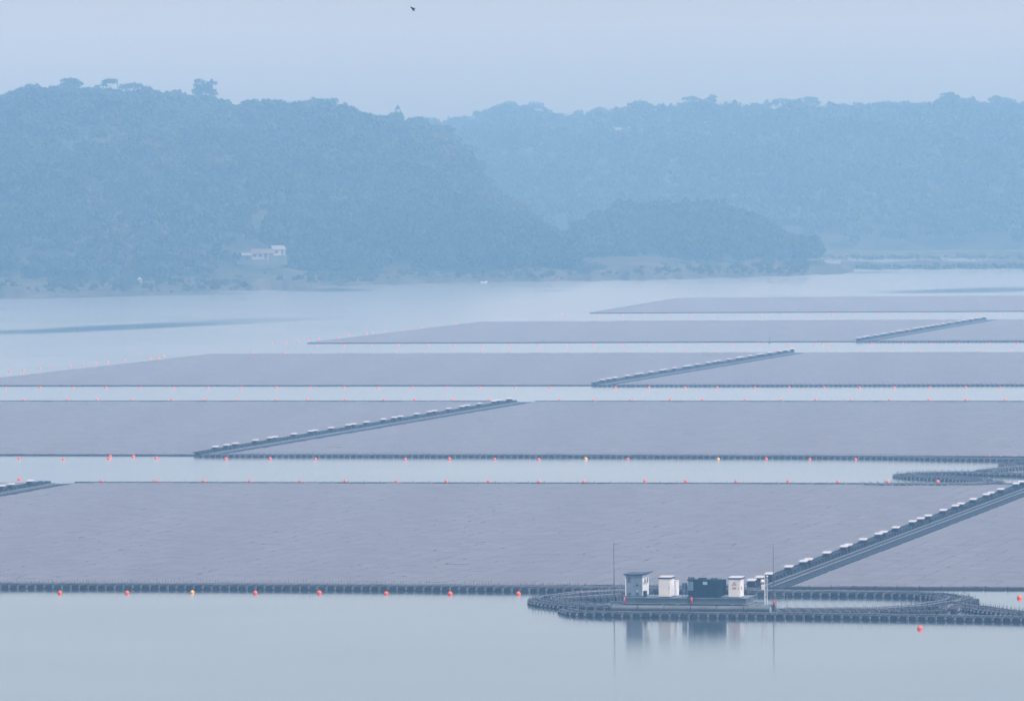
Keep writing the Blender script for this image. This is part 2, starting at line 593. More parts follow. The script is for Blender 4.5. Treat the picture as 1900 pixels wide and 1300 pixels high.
def forest(name, hill, px0, px1, n, s0, s1, seed, sc=(0.75, 1.15), dark=0.0):
    r = np.random.default_rng(seed)
    per = [([], []) for _ in LEAF]
    off = [0] * 3
    pts = []
    for _ in range(n):
        px = r.uniform(px0, px1)
        s = s0 + (s1 - s0) * r.random() ** 0.9
        p = hill.at(px, s)
        if 425 < px < 548 and p[1] < 2478: continue      # clearing round the houses
        pts.append((p[0], p[1], p[2] - 1.2))
    pts = np.array(pts)
    n = len(pts)
    kinds = r.integers(0, len(protos), n)
    # patches of drier or darker wood
    f = np.sin(pts[:, 0] * 0.05 + seed) + np.sin(pts[:, 1] * 0.03 + pts[:, 0] * 0.02) + r.normal(size=n) * 1.0
    lm = np.where(f > 2.2 + dark, 2, np.where(f > 0.2 + dark, 1, 0))  # the dark offset paints thinner haze into the nearer spurs' leaf colours
    VV, QQ, MI = [], [], []
    base = 0
    for k in range(len(protos)):
        for l in range(3):
            sel = np.where((kinds == k) & (lm == l))[0]
            if len(sel) == 0: continue
            V, Q = stamp(protos[k][0], protos[k][1], pts[sel, 0], pts[sel, 1], pts[sel, 2], r.uniform(0, 6.28, len(sel)), r.uniform(*sc, len(sel)))
            VV.append(V)
            QQ.append(Q + base)
            MI.append(np.full(len(Q), l, dtype=np.int32))
            base += len(V)
    me = mesh_np(name, np.concatenate(VV), np.concatenate(QQ), LEAF[0])
    me.materials.append(LEAF[1])
    me.materials.append(LEAF[2])
    me.polygons.foreach_set('material_index', np.concatenate(MI))
    return link(name, me)


tag(forest('forest', hA, -300, 1075, 4600, -0.03, 1.06, 21, (0.6, 1.35)), 'dense hazy forest covering the tall left hill above the lake', 'forest', kind='stuff')
tag(forest('forest', hM, 515, 1070, 900, -0.02, 1.1, 22, (0.7, 1.2), 2.5), 'darker wooded spur low in front of the left hill', 'forest', kind='stuff')
tag(forest('forest', hC, 1025, 1515, 850, 0.0, 1.1, 23, (0.7, 1.2), 2.0), 'wooded headland hump in the middle, behind the grassy bank', 'forest', kind='stuff')
tag(forest('forest', hB, 600, 2250, 5200, 0.0, 1.06, 24, (0.6, 1.4)), 'pale hazy forest covering the long ridge on the right', 'forest', kind='stuff')


def scrub(name, boxes, seed, n, label):
    r = np.random.default_rng(seed)
    X, Y, Z = [], [], []
    boxes = list(boxes)
    for _ in range(n):
        (x0, x1, y0, y1) = boxes[r.integers(len(boxes))]
        px, py = r.uniform(x0, x1), r.uniform(y0, y1)
        p = P(px, py, 2.6)
        X.append(p[0]); Y.append(p[1]); Z.append(1.3)
    if seed == 32:
        Z = [zz - .9 for zz in Z]
    V, Q = stamp(protos[0][0], protos[0][1], X, Y, Z, r.uniform(0, 6, n), r.uniform(.10, .40, n) * (.6 if seed == 32 else 1))
    return tag(link(name, mesh_np(name, V, Q, LEAF[1])), label, 'shrubs', kind='stuff')


scrub('shrubs', [(-250, 460, 505, 528), (-250, 460, 512, 540), (420, 700, 495, 522), (540, 1060, 500, 515), (1060, 1500, 488, 508), (1060, 1120, 490, 505)], 31, 1500, 'low scrub scattered over the grassy shore below the hills')


scrub('shrubs', [(1590, 2250, 486, 492), (1530, 2250, 471, 476)], 32, 900, 'low dark scrub covering the far spit and far shore at the right')


def skyline_tree(px, py, wpx, kind, hill, label, lm=0, frac=1.0, n=430, hm=None):
    """one tree standing on the crest: top at the photo row, crown width from the photo"""
    base = hill.at(px, frac)
    D = base[1]
    ztop = H - (((px - 950) * ROLL + (py - 650)) + 650 - HZ) * D / F
    hh = max(5.5, ztop - base[2])
    if hm: hh = max(hh, hm)
    R = wpx / 2 * D / F
    r = np.random.default_rng(int(px) + 3)
    e = empty({'flat': 'umbrella_tree', 'tier': 'broadleaf_tree', 'round': 'broadleaf_tree', 'cone': 'conifer_tree'}[kind], (base[0], base[1], ztop - hh), 0, label, 'tree', 'trees standing out on the hill skyline')
    if kind == 'flat': bl = blobs_flat(r, R, hh)
    elif kind == 'round': bl = blobs_round(r, R, hh * 1.08)
    elif kind == 'tier': bl = blobs_tier(r, R, hh)
    else: bl = blobs_cone(r, R, hh)
    V, Q = crown_quads(r, bl, n * 3 if kind == 'tier' else n, 1.15)
    link('crown', mesh_np('crown', V, Q, LEAF[lm]), e)
    t = MB()
    t.tube((0, 0, -1.5), (0.1, 0, hh * .5), 0.34, 0.2, 7)
    for b in bl[:5]:
        t.tube((0.1, 0, hh * .42), (b[0] * .8, b[1] * .8, b[2]), 0.15, 0.05, 5)
    t.build('trunk', M_bark, e)


for (px, py, wp, kd, hl, lm, lab) in [
    (12, 168, 30, 'round', hA, 0, 'small round tree on the left hill crest at the left frame edge'),
    (60, 153, 36, 'round', hA, 0, 'bushy tree on the left crest between the edge tree and the flat-topped tree'),
    (134, 145, 52, 'flat', hA, 0, 'wide flat-topped tree, leftmost umbrella crown on the left hill crest'),
    (203, 145, 40, 'flat', hA, 0, 'ragged sparse umbrella tree at the highest point of the left hill'),
    (250, 155, 66, 'flat', hA, 1, 'broad low arching umbrella tree right of the ragged one'),
    (380, 151, 54, 'tier', hA, 0, 'dense dark tree standing alone above the left hill, two-tiered crown'),
    (466, 179, 34, 'round', hA, 0, 'small round crown just right of the lone dark tree'),
    (503, 182, 26, 'round', hA, 0, 'small dark round tree before the dip in the left crest'),
    (560, 184, 30, 'round', hA, 0, 'low tree right of the dip in the left crest'),
    (610, 177, 40, 'round', hA, 0, 'broad bushy tree on the second hump of the left crest'),
    (645, 184, 18, 'round', hA, 0, 'slim tree at the right end of the second hump'),
    (700, 206, 28, 'round', hA, 0, 'rounded tree left of the pointed conifer'),
    (738, 196, 27, 'cone', hA, 0, 'pointed dark conifer on the falling right end of the left hill'),
    (786, 216, 32, 'round', hA, 0, 'round tree below and right of the pointed conifer'),
    (833, 214, 10, 'cone', hB, 1, 'thin spiky tree where the two ridges meet'),
    (890, 202, 30, 'round', hB, 1, 'pale tree at the left foot of the hazy clump on the far ridge'),
    (947, 182, 38, 'round', hB, 1, 'tall pale tree crowning the hazy clump on the far ridge'),
    (990, 189, 50, 'flat', hB, 1, 'wide pale tree right of the tallest one in the far clump'),
    (1074, 202, 30, 'round', hB, 0, 'low tree just right of the notch in the far ridge'),
    (1112, 198, 26, 'flat', hB, 0, 'small flat-topped tree on the far ridge right of the notch'),
    (1196, 187, 32, 'flat', hB, 0, 'flat-topped tree left of the small ball-shaped tree'),
    (1227, 185, 19, 'round', hB, 0, 'small ball-shaped tree standing clear on the right ridge'),
    (1284, 178, 36, 'flat', hB, 0, 'leaning flat-topped tree right of the ball-shaped tree'),
    (1321, 174, 24, 'flat', hB, 0, 'narrow umbrella tree, tallest in the middle of the right ridge'),
    (1450, 183, 50, 'flat', hB, 0, 'wide low umbrella tree on the right ridge'),
    (1500, 180, 48, 'flat', hB, 0, 'umbrella tree beside its wide low neighbour on the right ridge'),
    (1545, 186, 30, 'round', hB, 0, 'round tree beside a sky gap on the right ridge'),
    (1602, 186, 28, 'round', hB, 0, 'dark round tree between two dips in the right ridge'),
    (1652, 190, 40, 'round', hB, 0, 'broad dark tree right of the two dips in the right ridge'),
    (1700, 188, 36, 'round', hB, 0, 'tree below and left of the highest clump at right'),
    (1758, 175, 44, 'round', hB, 0, 'big rounded tree, highest of the right-hand clump'),
    (1797, 180, 38, 'round', hB, 0, 'rounded tree right beside the highest right-hand tree'),
    (1848, 177, 34, 'flat', hB, 0, 'loose flat-topped tree near the right frame edge'),
    (1880, 182, 16, 'round', hB, 0, 'small sparse tree at the right frame edge')]:
    skyline_tree(px, py, wp, kd, hl, lab, lm)

# trees standing clear at the edges of the lower woods
for (px, py, wp, hl, fr, lab) in [
    (1060, 452, 30, hM, 0.8, 'round tree at the right end of the dark spur beside the grassy bank'),
    (1468, 425, 34, hC, 0.8, 'steep-sided tree ending the wooded headland at the right')]:
    skyline_tree(px, py, wp, 'round', hl, lab, 0, fr, 240, 7)


# ------------------------------------------------------------------ solar islands
def frame_cull(X, Y, m=1.22):
    return np.abs(X) < Y * (950 / F) * m + 4


def tri_to_quads(b):
    """all faces of a small mesh as quads, with their material numbers"""
    q4, mi = [], []
    for f, k in zip(b.f, b.mi):
        if len(f) == 4:
            q4.append(f)
            mi.append(k)
        else:
            n, i = len(f), 1
            while i + 2 <= n - 1:
                q4.append((f[0], f[i], f[i + 1], f[i + 2]))
                mi.append(k)
                i += 2
    return np.array(q4), np.array(mi, dtype=np.int32)


class Part:
    """a small repeated part: one mesh for single copies, arrays for the merged rest"""
    def __init__(self, name, b, mats):
        self.me = b.mesh(name, mats)
        self.mats = mats
        self.V = np.array(b.v)
        self.Q, self.mi = tri_to_quads(b)


def place_parts(name, part, T, parent, indiv, origin=(0, 0)):
    """T = (x, y, z, angle) in the parent's frame; the nearest `indiv` in view as objects, the rest as one stuff part"""
    if not T: return
    T = np.array(T, float)
    wy = T[:, 1] + origin[1]
    wx = T[:, 0] + origin[0]
    order = np.argsort(wy + 5 * np.maximum(0, np.abs(wx) - wy * 950 / F))
    for j in order[:indiv]:
        link(name, part.me, parent, tuple(T[j, :3]), (0, 0, T[j, 3]))
    rest = order[indiv:]
    if len(rest):
        V, Q = stamp(part.V, part.Q, T[rest, 0], T[rest, 1], T[rest, 2], T[rest, 3])
        me = mesh_np(name + 's', V, Q, part.mats[0])
        for m_ in part.mats[1:]: me.materials.append(m_)
        me.polygons.foreach_set('material_index', np.tile(part.mi, len(rest)))
        tag(link(name + 's', me, parent), kind='stuff')


eb_ = MB()
eb_.box(0, 2.18, -.62, 0, -.1, .20, 0, bev=.05)
eb_.tube((.1, -.3, .20), (.18, -.3, .37), .035, .035, 5, 1)
EDGE = Part('edge_float', eb_, [M_dark, M_black])
eb_ = MB()
eb_.box(0, 2.16, -.40, 0, -.1, .40, 0, bev=.05)
eb_.tube((.1, -.3, .40), (.16, -.3, .60), .04, .035, 5, 1)
eb_.tube((1.1, -.3, .40), (1.14, -.3, .52), .035, .03, 5, 1)
EDGE_B = Part('rear_edge_float', eb_, [M_dark, M_black])


def island(cs, label, indiv=0):
    """cs: world corners front-left, front-right, back-right, back-left of one floating solar block"""
    fl, fr, br, bl = [np.array(c[:2]) for c in cs]
    lu = np.hypot(*(fr - fl))
    lv = np.hypot(*(bl - fl))
    e = empty('floating_solar_array', (fl[0], fl[1], 0), 0, label, 'solar array', 'large floating solar arrays')

    def bil(u, v):
        u, v = u[..., None], v[..., None]
        return fl * (1 - u) * (1 - v) + fr * u * (1 - v) + br * u * v + bl * (1 - u) * v

    pu, pv = 2.25, 1.15
    U = np.arange(0.6, lu - 2.0, pu)
    Vv = np.arange(0.5, lv - 1.0, pv)
    uu, vv = np.meshgrid(U, Vv, indexing='ij')
    vv = vv + (np.arange(len(U)) * 0.37 % 1.0)[:, None] * 0.6      # neighbouring columns are not quite in step
    uu, vv = uu.ravel(), vv.ravel()
    c0 = bil(uu / lu, vv / lv)
    keep = frame_cull(c0[:, 0], c0[:, 1])
    uu, vv, c0 = uu[keep], vv[keep], c0[keep]
    eu = (fr - fl) / lu
    ev = (bl - fl) / lv
    n = len(uu)
    W, Lp, tilt = 2.15, 1.11, math.radians(3.4)
    tw = rng.normal(size=n) * 0.012
    tt = tilt + rng.normal(size=n) * 0.022 + 0.010 * np.sin(uu * .31 + vv * .05)
    z0 = 0.22 + rng.normal(size=n) * 0.012
    t = 0.035
    V = np.zeros((n, 8, 3))
    for k, (a_, b_) in enumerate(((0, 0), (1, 0), (1, 1), (0, 1))):
        pt = c0 + eu * (a_ * W) + ev * (b_ * Lp * np.cos(tilt))
        z = z0 + b_ * Lp * np.sin(tt) + (a_ - .5) * W * tw
        V[:, k + 4, :2] = pt - fl
        V[:, k + 4, 2] = z
        V[:, k, :2] = pt - fl
        V[:, k, 2] = z - t
    Qb = np.array([(4, 5, 6, 7), (0, 1, 5, 4), (1, 2, 6, 5), (2, 3, 7, 6), (3, 0, 4, 7)])
    # the panels that show largest (nearest) one by one, the others as one part
    order = np.argsort(c0[:, 1] + 3 * np.maximum(0, np.abs(c0[:, 0]) - c0[:, 1] * 950 / F))
    one = order[:indiv]
    for j in one:
        me = mesh_np('solar_panel', V[j] - V[j, 0], Qb, M_panel)
        me.materials.append(M_frame)
        me.polygons.foreach_set('material_index', np.array([0, 1, 1, 1, 1], dtype=np.int32))
        link('solar_panel', me, e, tuple(V[j, 0]))
    rest = order[indiv:]
    n = len(rest)
    Q = (Qb[None] + (np.arange(n) * 8)[:, None, None]).reshape(-1, 4)
    me = mesh_np('solar_panels', V[rest].reshape(-1, 3), Q, M_panel)
    me.materials.append(M_frame)
    me.polygons.foreach_set('material_index', np.tile(np.array([0, 1, 1, 1, 1], dtype=np.int32), n))
    tag(link('solar_panels', me, e), kind='stuff')
    # float bed: long pontoons running away from the viewer under each column of panels
    fu = np.arange(0.3, lu - 0.4, pu / 2)
    Vf, Qf = [], []
    k = 0
    for f in fu:
        a0 = fl + eu * f
        for seg in range(int(lv // 8)):
            v0, v1 = seg * 8.0, min(lv, seg * 8.0 + 7.94)
            s0 = bil(np.array([f / lu]), np.array([v0 / lv]))[0]
            if not frame_cull(s0[0], s0[1]): continue
            p = [bil(np.array([x / lu]), np.array([y / lv]))[0] - fl for x, y in ((f, v0), (f + .62, v0), (f + .62, v1), (f, v1))]
            Vf += [(q[0], q[1], z) for z in (-0.1, 0.14) for q in p]
            Qf += [tuple(i + k for i in q) for q in ((4, 5, 6, 7), (0, 1, 5, 4), (1, 2, 6, 5), (2, 3, 7, 6), (3, 0, 4, 7))]
            k += 8
    tag(link('float_bed', mesh_np('float_bed', np.array(Vf), np.array(Qf), M_float), e), kind='stuff')
    # border: a chain of dark floats round the block, each with a cleat
    T, TB = [], []
    for (A, B, flip) in ((fl, fr, 0), (bl, br, 1), (fl, bl, 1), (fr, br, 0)):
        d = B - A
        ln = np.hypot(*d)
        d = d / ln
        ang = math.atan2(d[1], d[0])
        for q in range(int(ln / 2.25)):
            c = A + d * (q * 2.25 + (2.16 if flip else 0))
            if frame_cull(c[0], c[1]): (TB if A is bl and indiv else T).append((c[0] - fl[0], c[1] - fl[1], 0, ang + (PI if flip else 0)))
    place_parts('edge_float', EDGE, T, e, indiv, fl)
    place_parts('rear_edge_float', EDGE_B, TB, e, 60, fl)
    return e


def unit(v):
    return v / np.hypot(*v)


AISLE = 3.7   # metres between two blocks
# front and back edge lines in photo pixels, aisle points (front, back)
rows = [
    dict(front=((0, 1085), (1900, 1094)), back=((100, 899), (1900, 902)), aisles=[((-890, 1085), (103, 899)), ((1392, 1092), (1903, 902))]),
    dict(front=((0, 845), (1900, 849)), back=((0, 748), (1900, 747)), aisles=[((365, 846), (950, 748.3))]),
    dict(front=((0, 716.5), (1900, 715.5)), back=((400, 658), (1900, 655)), aisles=[((1098, 716.5), (1464, 656))]),
    dict(front=((572, 637.5), (1900, 633.5)), back=((900, 598), (1900, 594)), aisles=[((1588, 634.8), (1826, 594.3))]),
    dict(front=((1095, 581.5), (1900, 578.0)), back=((1250, 554), (1900, 549.5)), aisles=[]),
]


def isect(A, B, C, D):
    r, s = B - A, D - C
    t = ((C[0] - A[0]) * s[1] - (C[1] - A[1]) * s[0]) / (r[0] * s[1] - r[1] * s[0])
    return A + r * t


def line_pt(L, px):
    (x0, y0), (x1, y1) = L
    return P(px, y0 + (y1 - y0) * (px - x0) / (x1 - x0))


aisle_lines = []
BW = 131.0
blocks = []


def edges(r):
    return P(*r['front'][0]), P(*r['front'][1]), P(*r['back'][0]), P(*r['back'][1])


def split(r, A, B):
    """world aisle line A->B: its crossings with the row's front and back edges"""
    f0, f1, b0, b1 = edges(r)
    return isect(f0, f1, A, B), isect(b0, b1, A, B), unit(f1 - f0), unit(b1 - b0)


# row 1
for ri, r in enumerate(rows):
    for (a0, a1) in r['aisles']:
        F0, B0, ef, eb = split(r, P(*a0), P(*a1))
        aisle_lines.append((ri, F0, B0, ef))
r1a, r1b = aisle_lines[0], aisle_lines[1]
# the left aisle of the first row runs parallel to the second one
dv = unit(r1b[2] - r1b[1])
bk = P(88, 899)
F0, B0, ef, eb = split(rows[0], bk, bk - dv * 10)
aisle_lines[0] = (0, F0, B0, ef)
r1a = aisle_lines[0]

island([r1a[1] + r1a[3] * AISLE, r1b[1], r1b[2], r1a[2] + r1a[3] * AISLE], 'nearest wide solar array, on the left behind the equipment platform', 100)
island([r1b[1] + r1b[3] * AISLE, r1b[1] + r1b[3] * BW, r1b[2] + r1b[3] * BW, r1b[2] + r1b[3] * AISLE], 'nearest solar array right of the inverter walkway with white hoods', 100)
island([r1a[1] - r1a[3] * 60, r1a[1], r1a[2], r1a[2] - r1a[3] * 60], 'sliver of solar array at the left edge beside the nearest array')
a2 = aisle_lines[2]
island([a2[1] - a2[3] * BW, a2[1], a2[2], a2[2] - a2[3] * BW], 'left solar array of the second row back, left of its inverter walkway', 60)
island([a2[1] + a2[3] * AISLE, a2[1] + a2[3] * BW, a2[2] + a2[3] * BW, a2[2] + a2[3] * AISLE], 'right solar array of the second row back, right of its inverter walkway', 60)
a3 = aisle_lines[3]
d3b = P(398, 658)
d3f = P(-130, 716.8)
island([a3[1] - a3[3] * BW, a3[1], a3[2], d3b], 'left solar array of the third row with its slanting left edge marked by buoys')
island([a3[1] + a3[3] * AISLE, a3[1] + a3[3] * BW, a3[2] + a3[3] * BW, a3[2] + a3[3] * AISLE], 'right solar array of the third row, right of its inverter walkway')
a4 = aisle_lines[4]
island([P(574, 637.5), a4[1], a4[2], P(900, 598)], 'left solar array of the fourth row with a sharp left corner')
island([a4[1] + a4[3] * AISLE, a4[1] + a4[3] * BW, a4[2] + a4[3] * BW, a4[2] + a4[3] * AISLE], 'right solar array of the fourth row at the right frame edge')
f5 = P(1098, 581.5)
e5 = unit(P(1900, 578) - f5)
b5 = P(1262, 554)
e5b = unit(P(1900, 549.5) - b5)
island([f5, f5 + e5 * BW, b5 + e5b * BW, b5], 'farthest solar array, a thin pale strip near the far shore')


# ------------------------------------------------------------------ aisles with inverters
def make_inverter():
    """a hooded string inverter group on its dark rack; local x = across the aisle, y = along it"""
    e = empty('string_inverter', (0, 0, 0))
    k = MB()
    for x in (-.38, .38):
        for y in (-.55, .55):
            k.tube((x, y, .18), (x, y, .92), .03, .03, 5)
    k.box(-.42, .42, -.6, .6, .2, .26)
    k.tube((-.38, -.55, .5), (.38, -.55, .9), .02, .02, 4)
    k.tube((.38, -.55, .5), (-.38, -.55, .9), .02, .02, 4)
    k.build('rack', M_black, e)
    c = MB()
    c.box(-.33, .33, -.5, -.02, .34, .84, bev=.03)
    c.box(-.33, .33, .04, .5, .34, .84, bev=.03)
    for q in range(5):
        c.box(-.27 + q * .12, -.23 + q * .12, -.53, -.5, .4, .78)
    c.build('cabinet', M_dark, e)
    h = MB()
    h.add([(-.42, -.7, .90), (.42, -.7, .90), (.42, .7, .97), (-.42, .7, .97), (-.42, -.7, .97), (.42, -.7, .97), (.42, .7, 1.08), (-.42, .7, 1.08)],
          [(3, 2, 1, 0), (4, 5, 6, 7), (0, 1, 5, 4), (1, 2, 6, 5), (2, 3, 7, 6), (3, 0, 4, 7)])
    h.build('hood', M_hood, e)
    return e


def copy_tree(o, parent=None):
    c = o.copy()
    COL.objects.link(c)
    if parent is not None:
        c.parent = parent
    for ch in list(o.children):
        copy_tree(ch, c)
    return c


ORD = ['first', 'second', 'third', 'fourth', 'fifth', 'sixth', 'seventh', 'eighth', 'ninth', 'tenth', 'eleventh', 'twelfth', 'thirteenth', 'fourteenth', 'fifteenth',
       'sixteenth', 'seventeenth', 'eighteenth', 'nineteenth', 'twentieth', 'twenty-first', 'twenty-second', 'twenty-third', 'twenty-fourth', 'twenty-fifth',
       'twenty-sixth', 'twenty-seventh', 'twenty-eighth', 'twenty-ninth', 'thirtieth', 'thirty-first', 'thirty-second', 'thirty-third', 'thirty-fourth', 'thirty-fifth']

inv0 = make_inverter()
inv_used = [False]
# centres of the white hoods in photo x, per aisle
HOODS = [
    [-20, 2, 19, 55],
    [1391.5, 1410.5, 1428, 1464, 1491.5, 1500.5, 1535, 1567, 1574.5, 1602, 1631, 1640, 1663, 1694, 1709, 1723, 1751, 1773.5, 1784, 1806.5, 1831, 1839.5, 1857.5, 1886, 1896],
    [399, 420, 436, 473, 501, 509, 545, 576, 584, 614, 646, 655, 679.5, 711, 731, 743, 773, 797, 805.5, 832, 857, 867, 889, 917, 925.5, 945],
    [1117, 1130, 1141, 1164, 1182, 1189, 1208, 1228, 1234, 1251.5, 1272, 1279, 1294, 1314, 1326, 1334, 1353, 1370, 1375, 1392, 1408, 1413, 1428, 1446, 1458, 1470],
    [1594, 1604, 1610, 1625, 1637, 1642, 1655, 1668, 1672, 1683, 1697, 1702, 1710, 1722, 1731, 1739, 1750, 1762, 1778, 1789, 1802, 1812, 1826],
]
WHERE = ['left-edge inverter walkway', 'nearest inverter walkway', 'second-row inverter walkway', 'third-row inverter walkway', 'fourth-row inverter walkway']


tf = MB()
tf.box(.15, 1.45, .02, 2.24, -.1, .30, 0, bev=.06)
tf.tube((.17, .3, .28), (.17, .3, .62), .04, .04, 5)
tf.tube((.2, .3, .6), (1.3, .9, .28), .035, .035, 4)
tf.box(.35, 1.05, .1, 1.5, .301, .62)
TRAYF = Part('tray_float', tf, [M_black])
tf = MB()
tf.box(1.72, 2.46, .02, 1.10, -.1, .26, 0, bev=.06)
tf.box(2.0, 2.1, 1.0, 1.2, .262, .33, 1)
WALKF = Part('walkway_float', tf, [M_black, M_strap])
tf = MB()
tf.box(2.72, 3.42, .02, 1.10, -.1, .26, 0, bev=.06)
tf.box(3.43, 3.72, .1, .55, .08, .20, 1)
OUTF = Part('outer_float', tf, [M_black, M_dark])


def aisle(i):
    ri, F0, B0, ef = aisle_lines[i]
    d = unit(B0 - F0)
    L = float(np.hypot(*(B0 - F0)))
    ang = math.atan2(d[1], d[0]) - PI / 2
    across = np.array([d[1], -d[0]])
    e = empty('inverter_walkway', (F0[0], F0[1], 0), ang,
              {0: 'dark floating inverter walkway cut by the left frame edge', 1: 'long dark floating walkway slanting between the two nearest arrays',
               2: 'dark floating walkway splitting the second row of arrays', 3: 'dark floating walkway splitting the third row of arrays',
               4: 'thin dark floating walkway splitting the fourth row of arrays'}[i], 'floating walkway', 'inverter walkways between arrays')
    L0 = -3.0
    ys = [y for y in np.arange(L0, L - 3, 1.15) if frame_cull(*(F0 + d * y), 1.15)]
    ymin, ymax = min(ys), max(ys)
    k_ = 34 if i in (1, 2) else 0
    for (nm, part) in (('tray_float', TRAYF), ('walkway_float', WALKF), ('outer_float', OUTF)):
        T = [(0, y, 0, 0) for y in ys]
        if nm == 'tray_float': T = T[::2]
        Tw = sorted(T, key=lambda t: t[1])
        for t in Tw[:k_]:
            link(nm, part.me, e, t[:3])
        rest = np.array(Tw[k_:])
        V, Q = stamp(part.V, part.Q, rest[:, 0], rest[:, 1], rest[:, 2], rest[:, 3])
        me = mesh_np(nm + 's', V, Q, part.mats[0])
        for m_ in part.mats[1:]: me.materials.append(m_)
        me.polygons.foreach_set('material_index', np.tile(part.mi, len(rest)))
        tag(link(nm + 's', me, e), kind='stuff')
    for x in (1.62, 2.60):
        p = MB()
        p.tube((x, ymin, .33), (x, ymax, .33), .06, .06, 6)
        p.build('conduit', M_pipe, e)
    t = MB()
    t.box(.10, .24, ymin, ymax, .60, .72)
    t.build('cable_tray', M_black, e)
    # inverters: top-level things standing on the walkway
    for q, hx in enumerate(HOODS[i]):
        # find the distance along the walkway at which a hood 1 m up appears at photo column hx
        lo, hi = -4.0, L + 2
        for _ in range(40):
            mid = (lo + hi) / 2
            pt = F0 + d * mid + across * .8
            xx = pt[0] / pt[1] * F
            kk = (H - 1.0) / pt[1] * F - 650 + HZ
            col = xx * math.cos(ROLL) + kk * math.sin(ROLL) + 950
            if col < hx: lo = mid
            else: hi = mid
        pt = F0 + d * mid + across * .8
        if not inv_used[0]:
            iv = inv0
            inv_used[0] = True
        else:
            iv = copy_tree(inv0)
        iv.location = (pt[0], pt[1], 0.12)
        iv.rotation_euler = (0, 0, ang)
        tag(iv, 'white-hooded string inverter, %s from the near end of the %s' % (ORD[q], WHERE[i]), 'inverter', 'white-hooded inverters along the walkways')


for i in range(len(aisle_lines)):
    aisle(i)


# ------------------------------------------------------------------ cable walkways on floats
def smooth_path(pts, step):
    P_ = [np.array(p, float) for p in pts]
    P_ = [2 * P_[0] - P_[1]] + P_ + [2 * P_[-1] - P_[-2]]
    out = []
    for i in range(1, len(P_) - 2):
        p0, p1, p2, p3 = P_[i - 1:i + 3]
        n = max(4, int(np.hypot(*(p2 - p1)) / 0.5))
        t0 = 0.0
        t1 = t0 + max(1e-3, np.hypot(*(p1 - p0))) ** .5
        t2 = t1 + max(1e-3, np.hypot(*(p2 - p1))) ** .5
        t3 = t2 + max(1e-3, np.hypot(*(p3 - p2))) ** .5
        for k in range(n):
            t = t1 + (t2 - t1) * k / n
            A1 = (t1 - t) / (t1 - t0) * p0 + (t - t0) / (t1 - t0) * p1
            A2 = (t2 - t) / (t2 - t1) * p1 + (t - t1) / (t2 - t1) * p2
            A3 = (t3 - t) / (t3 - t2) * p2 + (t - t2) / (t3 - t2) * p3
            B1 = (t2 - t) / (t2 - t0) * A1 + (t - t0) / (t2 - t0) * A2
            B2 = (t3 - t) / (t3 - t1) * A2 + (t - t1) / (t3 - t1) * A3
            out.append((t2 - t) / (t2 - t1) * B1 + (t - t1) / (t2 - t1) * B2)
    out.append(P_[-2])
    out = np.array(out)
    seg = np.hypot(*np.diff(out, axis=0).T)
    s = np.concatenate([[0], np.cumsum(seg)])
    q = np.arange(0, s[-1], step)
    return np.stack([np.interp(q, s, out[:, 0]), np.interp(q, s, out[:, 1])], -1)


fm = MB()
fm.box(-.37, .37, -.28, .28, -.12, .37, 0, bev=.10)
fm.tube((.46, -.30, .13), (.46, -.45, .13), .14, .10, 8, 1)
fm.tube((.46, -.42, .16), (.60, -.34, .48), .035, .03, 5, 1)
fm.tube((.46, .42, .16), (.60, .34, .48), .035, .03, 5, 1)
fm.box(.41, .51, -.34, .34, .32, .38, 1)
fm.tube((.46, .05, .43), (.47, .05, .80), .022, .018, 4, 0)
FLOATP = Part('float', fm, [M_black, M_strap])

M_strap_m = M_strap


def cable_walkway(label, pts, strands, pipes, indiv=0, pitch=.93, rnd=1):
    """floating walkway: strands = side offsets of the float chains, pipes = side offsets of conduits"""
    path = smooth_path([P(*p) for p in pts], 0.31)
    d = np.gradient(path, axis=0)
    d /= np.hypot(d[:, 0], d[:, 1])[:, None]
    nrm = np.stack([d[:, 1], -d[:, 0]], -1)
    o = path[len(path) // 2]
    e = empty('cable_walkway', (o[0], o[1], 0), 0, label, 'floating walkway', 'floating cable walkways')
    r = np.random.default_rng(rnd)
    FX, FY, FA = [], [], []
    for off in strands:
        c = path + nrm * off
        seg = np.hypot(*np.diff(c, axis=0).T)
        s = np.concatenate([[0], np.cumsum(seg)])
        q = np.arange(0, s[-1], pitch)
        x, y = np.interp(q, s, c[:, 0]), np.interp(q, s, c[:, 1])
        ax, ay = np.interp(q, s, d[:, 0]), np.interp(q, s, d[:, 1])
        FX += list(x); FY += list(y); FA += list(np.arctan2(ay, ax) + r.normal(size=len(q)) * .03)
    FX, FY, FA = np.array(FX), np.array(FY), np.array(FA)
    k = frame_cull(FX, FY, 1.1)
    FX, FY, FA = FX[k] - o[0], FY[k] - o[1], FA[k]
    Z = r.normal(size=len(FX)) * .022
    place_parts('float', FLOATP, np.stack([FX, FY, Z, FA], -1).tolist(), e, indiv, o)
    for off in pipes:
        pp = MB()
        c = path + nrm * off - o
        c = c[::3]
        c = [(x, y, .47 + .02 * math.sin(j * .9)) for j, (x, y) in enumerate(c)]
        c = [q for q in c if frame_cull(np.array(q[0] + o[0]), np.array(q[1] + o[1]), 1.1)]
        pp.path(c, .06, 5)
        if pp.v:
            pp.build('conduit', M_pipe, e)
    return e


